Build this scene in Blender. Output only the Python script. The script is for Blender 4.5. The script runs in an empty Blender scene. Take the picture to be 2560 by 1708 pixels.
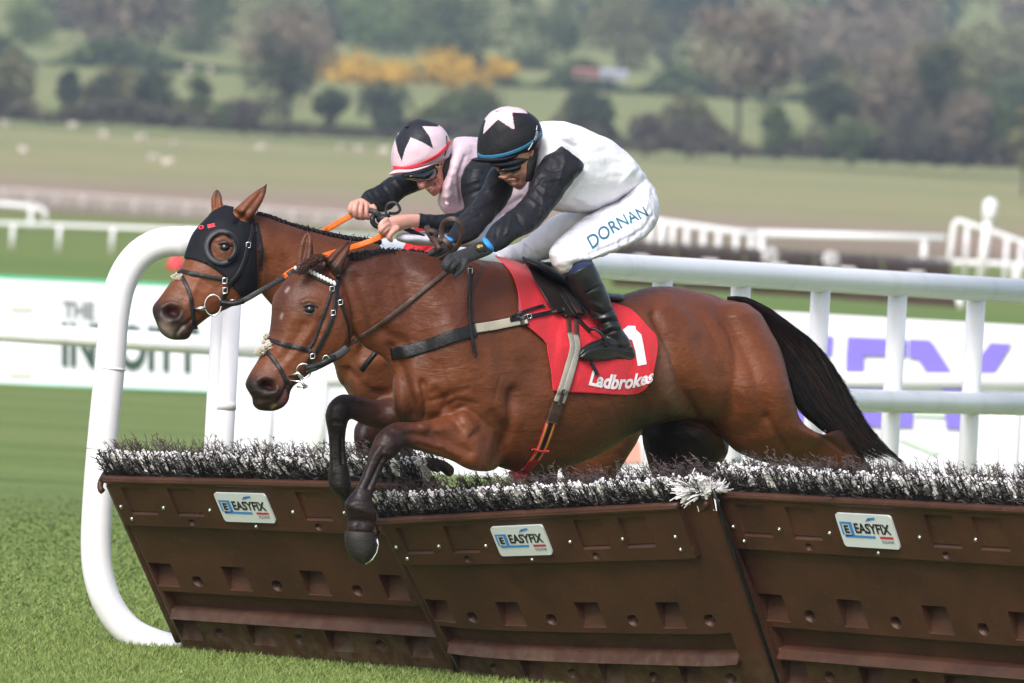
import bpy, bmesh, math, random
import numpy as np
from mathutils import Vector, Matrix, noise
from mathutils.bvhtree import BVHTree
random.seed(7); rng = np.random.default_rng(7)
sc = bpy.context.scene
COL = sc.collection
# ---------------------------------------------------------------- camera
DIST = 47.0; EYE = 1.65; FPX = 32000.0
pitch = math.atan(282/FPX); roll = math.atan(0.056)
Fv = Vector((0, math.cos(pitch), -math.sin(pitch)))
R0 = Vector((1, 0, 0)); U0 = Vector((0, math.sin(pitch), math.cos(pitch)))
Rv = R0*math.cos(roll)+U0*math.sin(roll)
Uv = U0*math.cos(roll)-R0*math.sin(roll)
CAM = Vector((0, -DIST, EYE))
cd = bpy.data.cameras.new('camera'); cam = bpy.data.objects.new('camera', cd); COL.objects.link(cam)
cd.sensor_width = 36; cd.lens = 450; cd.clip_start = 1; cd.clip_end = 9000
cam.matrix_world = Matrix(((Rv.x, Uv.x, -Fv.x, CAM.x), (Rv.y, Uv.y, -Fv.y, CAM.y), (Rv.z, Uv.z, -Fv.z, CAM.z), (0, 0, 0, 1)))
cd.dof.use_dof = True; cd.dof.focus_distance = 46.7; cd.dof.aperture_fstop = 10.5
sc.camera = cam
# ---------------------------------------------------------------- world and sun (bright overcast)
w = bpy.data.worlds.new('World'); sc.world = w; w.use_nodes = True
nt = w.node_tree; bg = nt.nodes['Background']
sky = nt.nodes.new('ShaderNodeTexSky'); sky.sky_type = 'NISHITA'; sky.sun_disc = False
SUN_EL = math.radians(42); SUN_AZ = math.radians(203)
sky.sun_elevation = SUN_EL; sky.sun_rotation = SUN_AZ
sky.air_density = 1.0; sky.dust_density = 3.0; sky.ozone_density = 0.6; sky.altitude = 100
hs = nt.nodes.new('ShaderNodeHueSaturation'); hs.inputs['Saturation'].default_value = 0.75
nt.links.new(sky.outputs[0], hs.inputs['Color']); nt.links.new(hs.outputs[0], bg.inputs[0]); bg.inputs[1].default_value = 0.145
sd = bpy.data.lights.new('sun', 'SUN'); sun = bpy.data.objects.new('sun', sd); COL.objects.link(sun)
sd.energy = 2.0; sd.angle = math.radians(24); sd.color = (1, .97, .94)
sdir = Vector((math.sin(SUN_AZ)*math.cos(SUN_EL), math.cos(SUN_AZ)*math.cos(SUN_EL), math.sin(SUN_EL)))
sun.rotation_euler = sdir.to_track_quat('Z', 'Y').to_euler()
sc.view_settings.view_transform = 'Standard'; sc.view_settings.look = 'None'
sc.view_settings.exposure = 0.54; sc.view_settings.gamma = 1
# ---------------------------------------------------------------- picture coordinates (only to measure where things stand)
CROP = {'A': (340, 420, 2.3758), 'B': (840, 240, 3.408), 'C': (1080, 240, 3.015), 'D': (1180, 620, 3.919), 'E': (1500, 680, 2.9375),
        'F': (760, 940, 3.1357), 'G': (180, 1060, 2.5286), 'H': (860, 1140, 2.611), 'I': (1660, 1080, 2.4967), 'J': (0, 480, 2.1786),
        'K': (1860, 640, 2.9043), 'L': (1560, 480, 2.35), 'M': (480, 800, 3.92), 'N': (0, 420, 2.611), 'V': (0, 0, .91797), 'P': (0, 0, 1)}
def Q(k, x, y):
    ox, oy, s = CROP[k]; return ox+x/s, oy+y/s
def P(px, py, d):
    r = Fv*FPX+Rv*(px-1280)+Uv*(854-py)
    return CAM+r*((d+DIST)/r.y)
def PK(k, x, y, d):
    a, b = Q(k, x, y); return P(a, b, d)
def Pground(px, z=0.0, d=0.0):
    """world point at depth d, height z under picture column px"""
    y = 854
    for _ in range(4):
        p = P(px, y, d); y += (p.z-z)*FPX/(d+DIST)
    return P(px, y, d)
MC = np.array([[Rv.x, Rv.y, Rv.z], [Uv.x, Uv.y, Uv.z], [Fv.x, Fv.y, Fv.z]])
def proj(co):
    q = (co-np.array(CAM)) @ MC.T
    return np.stack([1280+FPX*q[:, 0]/q[:, 2], 854-FPX*q[:, 1]/q[:, 2]], 1)
# ---------------------------------------------------------------- object helpers
def tag(o, label=None, cat=None, group=None, kind=None):
    if label: o['label'] = label
    if cat: o['category'] = cat
    if group: o['group'] = group
    if kind: o['kind'] = kind
    return o
def empty(name, loc=(0, 0, 0)):
    o = bpy.data.objects.new(name, None); COL.objects.link(o); o.location = loc; o.empty_display_size = .1
    return o
def link(name, me, mat=None, parent=None, smooth=True):
    o = bpy.data.objects.new(name, me); COL.objects.link(o)
    if mat: me.materials.append(mat)
    if smooth and len(me.polygons): me.polygons.foreach_set('use_smooth', [True]*len(me.polygons))
    if parent:
        o.parent = parent
        o.matrix_parent_inverse = parent_world(parent).inverted()
    return o
def parent_world(o):
    m = Matrix.LocRotScale(o.location, o.rotation_euler, o.scale)
    if o.parent: return parent_world(o.parent) @ o.matrix_parent_inverse @ m
    return m
def mesh(name, vs, fs):
    me = bpy.data.meshes.new(name); me.from_pydata([tuple(v) for v in vs], [], fs); me.update(); return me
class MB:
    """collects simple solids into one mesh"""
    def __init__(s): s.v = []; s.f = []
    def add(s, vs, fs):
        n = len(s.v); s.v += [tuple(v) for v in vs]; s.f += [tuple(i+n for i in f) for f in fs]; return s
    def box(s, c, sx, sy, sz, X=(1, 0, 0), Y=(0, 1, 0), Z=(0, 0, 1)):
        c = Vector(c); X = Vector(X)*sx/2; Y = Vector(Y)*sy/2; Z = Vector(Z)*sz/2
        vs = [c+X*a+Y*b+Z*e for a in (-1, 1) for b in (-1, 1) for e in (-1, 1)]
        return s.add(vs, [(0, 1, 3, 2), (4, 6, 7, 5), (0, 4, 5, 1), (2, 3, 7, 6), (0, 2, 6, 4), (1, 5, 7, 3)])
    def tube(s, pts, rad, n=12, cap=True):
        pts = [Vector(p) for p in pts]; m = len(pts)
        if not hasattr(rad, '__len__'): rad = [rad]*m
        up = None; vs = []
        for i, p in enumerate(pts):
            t = (pts[min(i+1, m-1)]-pts[max(i-1, 0)]).normalized()
            if up is None: up = t.orthogonal().normalized()
            up = (up-t*up.dot(t)).normalized(); b = t.cross(up)
            for k in range(n):
                a = 2*math.pi*k/n; vs.append(p+(up*math.cos(a)+b*math.sin(a))*rad[i])
        fs = [(i*n+k, i*n+(k+1) % n, (i+1)*n+(k+1) % n, (i+1)*n+k) for i in range(m-1) for k in range(n)]
        if cap: fs += [tuple(range(n))[::-1], tuple((m-1)*n+k for k in range(n))]
        return s.add(vs, fs)
    def build(s, name, mat=None, parent=None, smooth=True):
        return link(name, mesh(name, s.v, s.f), mat, parent, smooth)
def crom(a, m):
    """Catmull-Rom resampling of an array of rows"""
    a = np.asarray(a, float); n = len(a)
    e = np.vstack([2*a[0]-a[1], a, 2*a[-1]-a[-2]]); out = []
    for i in range(n-1):
        p0, p1, p2, p3 = e[i:i+4]
        for j in range(m):
            t = j/m; out.append(.5*((2*p1)+(-p0+p2)*t+(2*p0-5*p1+4*p2-p3)*t*t+(-p0+3*p1-3*p2+p3)*t**3))
    out.append(a[-1]); return np.array(out)
def loft(mb, key, secs, base, m=5, n=28, ex=2.0, cap=.35):
    """solid through measured edge pairs (ax,ay,bx,by,depth offset,half depth)"""
    S = crom(secs, m); N = len(S); rings = []
    for s in S:
        a = Q(key, s[0], s[1]); b = Q(key, s[2], s[3])
        d = base((a[0]+b[0])/2)+s[4]
        pa = np.array(P(a[0], a[1], d)); pb = np.array(P(b[0], b[1], d))
        c = (pa+pb)/2; h = (pa-pb)/2; w_ = max(s[5], .002)
        th = np.arange(n)*2*math.pi/n; co = np.cos(th); si = np.sin(th)
        co = np.sign(co)*np.abs(co)**(2/ex); si = np.sign(si)*np.abs(si)**(2/ex)
        rings.append(c+co[:, None]*h+si[:, None]*np.array([0, w_, 0]))
    def end(r, rp):
        c = r.mean(0); cp = rp.mean(0); t = c-cp; L = np.linalg.norm(t)+1e-9; t = t/L
        q = np.linalg.norm(r-c, axis=1).mean()*cap
        return [c+(r-c)*.75+t*q*.65, c+(r-c)*.35+t*q*.95]
    e0 = end(rings[0], rings[1]); e1 = end(rings[-1], rings[-2])
    R = [e0[1], e0[0]]+rings+[e1[0], e1[1]]; N = len(R)
    vs = np.vstack(R)
    fs = [(i*n+k, i*n+(k+1) % n, (i+1)*n+(k+1) % n, (i+1)*n+k) for i in range(N-1) for k in range(n)]
    fs += [tuple(range(n))[::-1], tuple((N-1)*n+k for k in range(n))]
    mb.add(vs.tolist(), fs); return mb
def remesh(mb, voxel):
    me = mesh('tmp', mb.v, mb.f); o = bpy.data.objects.new('tmp', me); COL.objects.link(o)
    md = o.modifiers.new('r', 'REMESH'); md.mode = 'VOXEL'; md.voxel_size = voxel; md.adaptivity = 0
    dg = bpy.context.evaluated_depsgraph_get(); dg.update()
    out = bpy.data.meshes.new_from_object(o.evaluated_get(dg)); bpy.data.objects.remove(o); bpy.data.meshes.remove(me)
    return out
class Skin:
    """numpy view on a mesh: smoothing, carving and colouring by picture-space strokes"""
    def __init__(s, me):
        s.me = me; n = len(me.vertices); a = np.empty(n*3, np.float64); me.vertices.foreach_get('co', a); s.co = a.reshape(-1, 3)
        e = np.empty(len(me.edges)*2, np.int32); me.edges.foreach_get('vertices', e); s.e = e.reshape(-1, 2)
        s.deg = np.bincount(s.e.ravel(), minlength=n).astype(float); s.deg[s.deg == 0] = 1
        s.col = None
    def lap(s, x):
        out = np.zeros_like(x)
        for c in range(x.shape[1]):
            out[:, c] = (np.bincount(s.e[:, 0], x[s.e[:, 1], c], len(x))+np.bincount(s.e[:, 1], x[s.e[:, 0], c], len(x)))/s.deg
        return out-x
    def smooth(s, it, f=.5, mu=-.0):
        for _ in range(it):
            s.co += f*s.lap(s.co)
            if mu: s.co += mu*s.lap(s.co)
        return s
    def flush(s):
        s.me.vertices.foreach_set('co', s.co.ravel()); s.me.update(); return s
    def normals(s):
        s.flush(); a = np.empty(len(s.co)*3, np.float32); s.me.vertex_normals.foreach_get('vector', a); return a.reshape(-1, 3).astype(float)
    def dist(s, key, pts, p2=None):
        if p2 is None: p2 = proj(s.co)
        pts = np.array([Q(key, x, y) for x, y in pts])
        if len(pts) == 1: return np.linalg.norm(p2-pts[0], axis=1)
        best = np.full(len(p2), 1e9)
        for a, b in zip(pts[:-1], pts[1:]):
            ab = b-a; t = np.clip(((p2-a)@ab)/(ab@ab), 0, 1); best = np.minimum(best, np.linalg.norm(p2-a-t[:, None]*ab, axis=1))
        return best
    def carve(s, key, strokes, front=True, scale=1.0):
        """strokes: (pts, radius px, amplitude m)"""
        p2 = proj(s.co); n = s.normals(); fr = np.clip(-n[:, 1]*1.6, 0, 1) if front else np.ones(len(n)); off = np.zeros(len(n))
        for pts, r, a in strokes:
            dd = s.dist(key, pts, p2); off += a*scale*np.exp(-(dd/r)**2)
        s.co += n*(off*fr)[:, None]; return s
    def base(s, c):
        s.col = np.tile(np.array(list(c)+[1.0]), (len(s.co), 1)); return s
    def paint(s, key, strokes, side=None):
        """strokes: (pts, radius px, colour, strength[, hard])"""
        p2 = proj(s.co)
        n = s.normals() if side else None
        for st in strokes:
            pts, r, c, k = st[:4]; hard = len(st) > 4 and st[4]
            dd = s.dist(key, pts, p2)
            wgt = k*(np.clip((r-dd)/(.12*r)+.5, 0, 1) if hard else np.exp(-(dd/r)**2))
            if side: wgt = wgt*np.clip(-n[:, 1]*side*3+.3, 0, 1)
            s.col[:, :3] += (np.array(c)-s.col[:, :3])*wgt[:, None]
        return s
    def poly(s, key, pts, c, mask=None):
        p2 = proj(s.co); pg = np.array([Q(key, x, y) for x, y in pts]); ins = np.zeros(len(p2), bool); j = len(pg)-1
        for i in range(len(pg)):
            xi, yi = pg[i]; xj, yj = pg[j]
            cnd = ((yi > p2[:, 1]) != (yj > p2[:, 1])) & (p2[:, 0] < (xj-xi)*(p2[:, 1]-yi)/(yj-yi+1e-12)+xi)
            ins ^= cnd; j = i
        if mask is not None: ins &= mask
        if c is not None: s.col[ins, :3] = c
        return ins
    def fold(s, amp, size, stretch=(1, 1, 1), seed=0):
        n = s.normals(); q = s.co*np.array(stretch)/size+seed*7.3
        v = np.array([noise.noise(Vector(p)) for p in q]); s.co += n*(amp*v)[:, None]; return s
    def done(s, name, mat, parent=None):
        s.flush()
        if s.col is not None:
            at = s.me.color_attributes.new('col', 'FLOAT_COLOR', 'POINT'); at.data.foreach_set('color', s.col.ravel())
        o = link(name, s.me, mat, parent); return o
def tree(*objs):
    """ray target made from finished meshes (all stand at world origin coordinates)"""
    vs = []; fs = []
    for o in objs:
        me = o.data; n = len(vs); vs += [v.co.copy() for v in me.vertices]; fs += [[i+n for i in p.vertices] for p in me.polygons]
    return BVHTree.FromPolygons(vs, fs)
def hit(bv, px, py):
    r = (Fv*FPX+Rv*(px-1280)+Uv*(854-py)).normalized()
    h = bv.ray_cast(CAM, r)
    return h[0], h[1]
def resample(pts, step):
    pts = [np.array(p, float) for p in pts]; a = crom(pts, 12) if len(pts) > 2 else np.array(pts)
    seg = np.linalg.norm(np.diff(a[:, :2], axis=0), axis=1); L = np.concatenate([[0], np.cumsum(seg)]); n = max(2, int(L[-1]/step)+1)
    t = np.linspace(0, L[-1], n); return np.stack([np.interp(t, L, a[:, i]) for i in range(a.shape[1])], 1)
def ribbon(mb, P3, N3, width, th):
    m = len(P3); vs = []
    if not hasattr(width, '__len__'): width = [width]*m
    for i in range(m):
        t = (P3[min(i+1, m-1)]-P3[max(i-1, 0)]).normalized(); n = N3[i]; s_ = n.cross(t)
        if s_.length < 1e-6: s_ = Vector((0, 0, 1))
        s_.normalize(); n = t.cross(s_).normalized()
        if n.dot(N3[i]) < 0: n = -n
        hw = width[i]/2
        vs += [P3[i]+s_*hw-n*th*.5, P3[i]+s_*hw+n*th*.35, P3[i]+s_*hw*.8+n*th*.5, P3[i]-s_*hw*.8+n*th*.5, P3[i]-s_*hw+n*th*.35, P3[i]-s_*hw-n*th*.5]
    fs = [(i*6+k, i*6+(k+1) % 6, (i+1)*6+(k+1) % 6, (i+1)*6+k) for i in range(m-1) for k in range(6)]
    fs += [tuple(range(6)), tuple((m-1)*6+k for k in range(6))[::-1]]
    mb.add(vs, fs)
def strap(mb, key, pts, bv, width, th=.004, lift=.004, step=5, d0=None, d1=None):
    """leather strap that follows the surface under a measured line; where nothing is under it keeps the last depth"""
    s = resample([Q(key, x, y) for x, y in pts], step); P3 = []; N3 = []; known = []
    for x, y in s:
        h, n = hit(bv, x, y) if bv else (None, None)
        if h is not None:
            known.append(len(P3))
            if n.y > 0: n = -n
            P3.append(h+n*(lift+th/2)); N3.append(n)
        else: P3.append(None); N3.append(None)
    m = len(s); dep = [None if p is None else p.y for p in P3]
    idx = [i for i in range(m) if dep[i] is not None]
    for i in range(m):
        if P3[i] is None:
            if d0 is not None: t = i/(m-1); d = d0+((d1 if d1 is not None else d0)-d0)*t
            elif idx: d = dep[min(idx, key=lambda j: abs(j-i))]
            else: d = 0
            P3[i] = P(s[i][0], s[i][1], d); N3[i] = Vector((0, -1, .25)).normalized()
    ys = np.array([p.y for p in P3]); k = np.array([.25, .5, .25])
    for _ in range(2):
        ysm = np.convolve(np.pad(ys, 1, 'edge'), k, 'valid'); ys = np.minimum(ys, ysm)
        NN = np.array([list(n) for n in N3]); NN = np.stack([np.convolve(np.pad(NN[:, c], 1, 'edge'), k, 'valid') for c in range(3)], 1); N3 = [Vector(n).normalized() for n in NN]
    P3 = [P(s[i][0], s[i][1], ys[i]) if P3[i] is not None else None for i in range(m)]
    ribbon(mb, P3, N3, width, th); return P3
def free_strap(mb, key, pts, width, th=.004, step=6, nrm=(0, -1, .2)):
    """strap through (x,y,depth) points"""
    s = resample([Q(key, x, y)+(d,) for x, y, d in pts], step); P3 = [P(*q) for q in s]; ribbon(mb, P3, [Vector(nrm).normalized()]*len(P3), width, th); return P3
def ftube(mb, key, pts, r, step=6, n=8):
    s = resample([Q(key, x, y)+(d,) for x, y, d in pts], step); mb.tube([P(*q) for q in s], r, n)
def text_mesh(body, italic=0.0, bold=0.0, res=3):
    cu = bpy.data.curves.new('t', 'FONT'); cu.body = body; cu.size = 1; cu.shear = italic; cu.offset = bold; cu.resolution_u = res; cu.align_x = 'LEFT'
    o = bpy.data.objects.new('t', cu); COL.objects.link(o); dg = bpy.context.evaluated_depsgraph_get(); dg.update()
    me = bpy.data.meshes.new_from_object(o.evaluated_get(dg)); bpy.data.objects.remove(o)
    bm = bmesh.new(); bm.from_mesh(me); bmesh.ops.triangulate(bm, faces=bm.faces[:])
    v = [tuple(x.co) for x in bm.verts]; f = [tuple(q.index for q in p.verts) for p in bm.faces]; bm.free(); bpy.data.meshes.remove(me)
    v = np.array(v); v[:, 0] -= v[:, 0].min(); W = v[:, 0].max(); v[:, 0] /= W
    y0 = v[:, 1].min(); H = v[:, 1].max()-y0; v[:, 1] = (v[:, 1]-y0)/H
    return v, f
def text_on(body, key, quad, bv, lift=.002, italic=0, bold=0, sub=2, bend=0.0):
    """lettering laid on a surface; quad = bottom-left, bottom-right, top-right, top-left"""
    v, f = text_mesh(body, italic, bold)
    bm = bmesh.new(); bv_ = [bm.verts.new(q) for q in v]
    for t in f:
        try: bm.faces.new([bv_[i] for i in t])
        except ValueError: pass
    bmesh.ops.subdivide_edges(bm, edges=[e for e in bm.edges if e.calc_length() > .06], cuts=sub, use_grid_fill=False)
    bmesh.ops.triangulate(bm, faces=bm.faces[:])
    q = [np.array(Q(key, *p)) for p in quad]; out = []; last = None
    for x in bm.verts:
        u, t = x.co.x, x.co.y; p = (q[0]*(1-u)+q[1]*u)*(1-t)+(q[3]*(1-u)+q[2]*u)*t
        p = p+np.array([0, bend*math.sin(math.pi*u)])
        h, n = hit(bv, *p)
        if h is None: out.append((p, None)); continue
        if n.y > 0: n = -n
        out.append((p, (h, n))); last = h
    for x, (p, hn) in zip(bm.verts, out):
        if hn: x.co = hn[0]+hn[1]*lift
        else: x.co = P(p[0], p[1], last.y)
    me = bpy.data.meshes.new('lettering'); bm.to_mesh(me); bm.free(); return me
# ---------------------------------------------------------------- materials
def mat(name, col=(.5, .5, .5), rough=.6, metal=0, spec=.5, bump=0, bscale=40, var=0, vscale=6, stretch=None, sheen=0, coat=0, attr=False, voronoi=False, trans=0):
    m = bpy.data.materials.new(name); m.use_nodes = True; t = m.node_tree; b = t.nodes['Principled BSDF']
    b.inputs['Base Color'].default_value = (*col, 1); b.inputs['Roughness'].default_value = rough; b.inputs['Metallic'].default_value = metal
    b.inputs['Specular IOR Level'].default_value = spec; b.inputs['Sheen Weight'].default_value = sheen; b.inputs['Coat Weight'].default_value = coat
    if trans: b.inputs['Transmission Weight'].default_value = trans
    tc = t.nodes.new('ShaderNodeTexCoord'); mp = t.nodes.new('ShaderNodeMapping'); t.links.new(tc.outputs['Object'], mp.inputs[0])
    if stretch: mp.inputs['Scale'].default_value = stretch
    src = None
    if attr:
        a = t.nodes.new('ShaderNodeAttribute'); a.attribute_name = 'col'; src = a.outputs['Color']; t.links.new(src, b.inputs['Base Color'])
    if var:
        n = t.nodes.new('ShaderNodeTexNoise'); n.inputs['Scale'].default_value = vscale; n.inputs['Detail'].default_value = 5; t.links.new(mp.outputs[0], n.inputs[0])
        mr = t.nodes.new('ShaderNodeMapRange'); mr.inputs[1].default_value = .3; mr.inputs[2].default_value = .7; mr.inputs[3].default_value = 1-var; mr.inputs[4].default_value = 1+var
        t.links.new(n.outputs[0], mr.inputs[0]); mx = t.nodes.new('ShaderNodeVectorMath'); mx.operation = 'SCALE'
        if src: t.links.new(src, mx.inputs[0])
        else: mx.inputs[0].default_value = col
        t.links.new(mr.outputs[0], mx.inputs['Scale']); t.links.new(mx.outputs[0], b.inputs['Base Color'])
    if bump:
        n = t.nodes.new('ShaderNodeTexNoise'); n.inputs['Scale'].default_value = bscale; n.inputs['Detail'].default_value = 4; t.links.new(mp.outputs[0], n.inputs[0])
        bp = t.nodes.new('ShaderNodeBump'); bp.inputs['Strength'].default_value = min(bump, 1); bp.inputs['Distance'].default_value = .01
        t.links.new(n.outputs[0], bp.inputs['Height']); t.links.new(bp.outputs[0], b.inputs['Normal'])
    return m
M = {}
M['coat'] = mat('horse_coat', rough=.44, spec=.30, attr=True, var=.18, vscale=6, bump=.25, bscale=45)
def add_hair_grain(m):
    t = m.node_tree; b = t.nodes['Principled BSDF']; src = b.inputs['Base Color'].links[0].from_socket
    tc = t.nodes.new('ShaderNodeTexCoord'); mp = t.nodes.new('ShaderNodeMapping'); mp.inputs['Scale'].default_value = (.16, .3, 1); mp.inputs['Rotation'].default_value = (0, math.radians(-28), 0); t.links.new(tc.outputs['Object'], mp.inputs[0])
    n = t.nodes.new('ShaderNodeTexNoise'); n.inputs['Scale'].default_value = 260; n.inputs['Detail'].default_value = 3; t.links.new(mp.outputs[0], n.inputs[0])
    mr = t.nodes.new('ShaderNodeMapRange'); mr.inputs[1].default_value = .3; mr.inputs[2].default_value = .7; mr.inputs[3].default_value = .87; mr.inputs[4].default_value = 1.14; t.links.new(n.outputs[0], mr.inputs[0])
    mx = t.nodes.new('ShaderNodeVectorMath'); mx.operation = 'SCALE'; t.links.new(src, mx.inputs[0]); t.links.new(mr.outputs[0], mx.inputs['Scale']); t.links.new(mx.outputs[0], b.inputs['Base Color'])
    r = t.nodes.new('ShaderNodeMapRange'); r.inputs[1].default_value = .3; r.inputs[2].default_value = .7; r.inputs[3].default_value = .34; r.inputs[4].default_value = .56; t.links.new(n.outputs[0], r.inputs[0]); t.links.new(r.outputs[0], b.inputs['Roughness'])
    # short coat relief: hair grain over soft muscle striation
    old = b.inputs['Normal'].links[0].from_node
    mp2 = t.nodes.new('ShaderNodeMapping'); mp2.inputs['Scale'].default_value = (.5, .6, 1.2); mp2.inputs['Rotation'].default_value = (0, math.radians(35), 0); t.links.new(tc.outputs['Object'], mp2.inputs[0])
    n2 = t.nodes.new('ShaderNodeTexNoise'); n2.inputs['Scale'].default_value = 17; n2.inputs['Detail'].default_value = 6; n2.inputs['Distortion'].default_value = 1.2; t.links.new(mp2.outputs[0], n2.inputs[0])
    b2 = t.nodes.new('ShaderNodeBump'); b2.inputs['Strength'].default_value = .32; b2.inputs['Distance'].default_value = .014; t.links.new(n2.outputs[0], b2.inputs['Height']); t.links.new(old.outputs[0], b2.inputs['Normal'])
    b3 = t.nodes.new('ShaderNodeBump'); b3.inputs['Strength'].default_value = .35; b3.inputs['Distance'].default_value = .003; t.links.new(n.outputs[0], b3.inputs['Height']); t.links.new(b2.outputs[0], b3.inputs['Normal']); t.links.new(b3.outputs[0], b.inputs['Normal'])
add_hair_grain(M['coat'])
M['skin'] = mat('painted_skin', rough=.5, spec=.4, attr=True, var=.06, vscale=30, bump=.12, bscale=90)
M['silk'] = mat('silk', rough=.5, spec=.24, attr=True, var=.03, vscale=20, bump=.35, bscale=30)
M['whitepipe'] = mat('white_plastic', (.87, .86, .90), .35, var=.03, vscale=3)
def grime(m, colr, k, scale=6):
    t = m.node_tree; b = t.nodes['Principled BSDF']; src = b.inputs['Base Color'].links[0].from_socket; g = t.nodes.new('ShaderNodeNewGeometry')
    for sc_, vec, lo, hi, kk in ((scale, (1, 1, .5), .55, .75, k), (55, (1, 1, .6), .70, .76, k*1.6)):
        mp = t.nodes.new('ShaderNodeMapping'); mp.inputs['Scale'].default_value = vec; t.links.new(g.outputs['Position'], mp.inputs[0]); n = t.nodes.new('ShaderNodeTexNoise'); n.inputs['Scale'].default_value = sc_; n.inputs['Detail'].default_value = 6; t.links.new(mp.outputs[0], n.inputs[0])
        r = t.nodes.new('ShaderNodeMapRange'); r.inputs[1].default_value = lo; r.inputs[2].default_value = hi; r.inputs[4].default_value = kk; t.links.new(n.outputs[0], r.inputs[0])
        x = t.nodes.new('ShaderNodeMix'); x.data_type = 'RGBA'; t.links.new(r.outputs[0], x.inputs[0]); t.links.new(src, x.inputs[6]); x.inputs[7].default_value = (*colr, 1); src = x.outputs[2]
    t.links.new(src, b.inputs['Base Color'])
grime(M['whitepipe'], (.45, .44, .40), .28)
M['leather'] = mat('black_leather', (.010, .010, .012), .42, spec=.35, bump=.2, bscale=120, var=.25, vscale=40)
M['brown_leather'] = mat('brown_leather', (.055, .028, .02), .5, bump=.2, bscale=90, var=.3, vscale=30)
M['boot'] = mat('boot_leather', (.013, .013, .015), .33, bump=.25, bscale=25, spec=.6)
M['metal'] = mat('steel', (.75, .76, .78), .22, metal=1)
M['red'] = mat('red_cloth', (.62, .012, .025), .6, bump=.3, bscale=60, sheen=.2, var=.08)
M['white'] = mat('white_print', (.82, .80, .82), .6)
M['orange'] = mat('orange_rubber', (.80, .16, .015), .5, var=.12, vscale=60, bump=.4, bscale=160)
M['hair'] = mat('black_hair', (.009, .007, .008), .45, spec=.28, var=.4, vscale=30)
M['hair2'] = mat('brown_hair', (.045, .018, .012), .45, spec=.3)
M['eye'] = mat('dark_eye', (.006, .004, .004), .08, spec=.5, coat=.2)
M['glass'] = mat('dark_goggle_glass', (.006, .006, .008), .1, spec=.8, coat=.5)
M['fleece'] = mat('cream_fleece', (.72, .66, .55), .95, bump=1, bscale=130)
M['teal'] = mat('teal_print', (.010, .15, .23), .5)
M['blue'] = mat('blue_band', (.03, .17, .32), .5)
M['brightblue'] = mat('bright_blue_band', (.04, .28, .70), .5)
M['redband'] = mat('red_band', (.80, .05, .07), .5)
M['elastic'] = mat('beige_elastic', (.48, .43, .34), .75, bump=.3, bscale=140, var=.12, vscale=20)
M['grey_elastic'] = mat('grey_elastic', (.33, .31, .27), .6, bump=.3, bscale=140, var=.15, vscale=20)
M['girthred'] = mat('girth_red', (.50, .02, .04), .6)
M['girthyellow'] = mat('girth_yellow', (.50, .38, .05), .6)
M['gold'] = mat('gold_print', (.6, .42, .1), .4, metal=.4)
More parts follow.
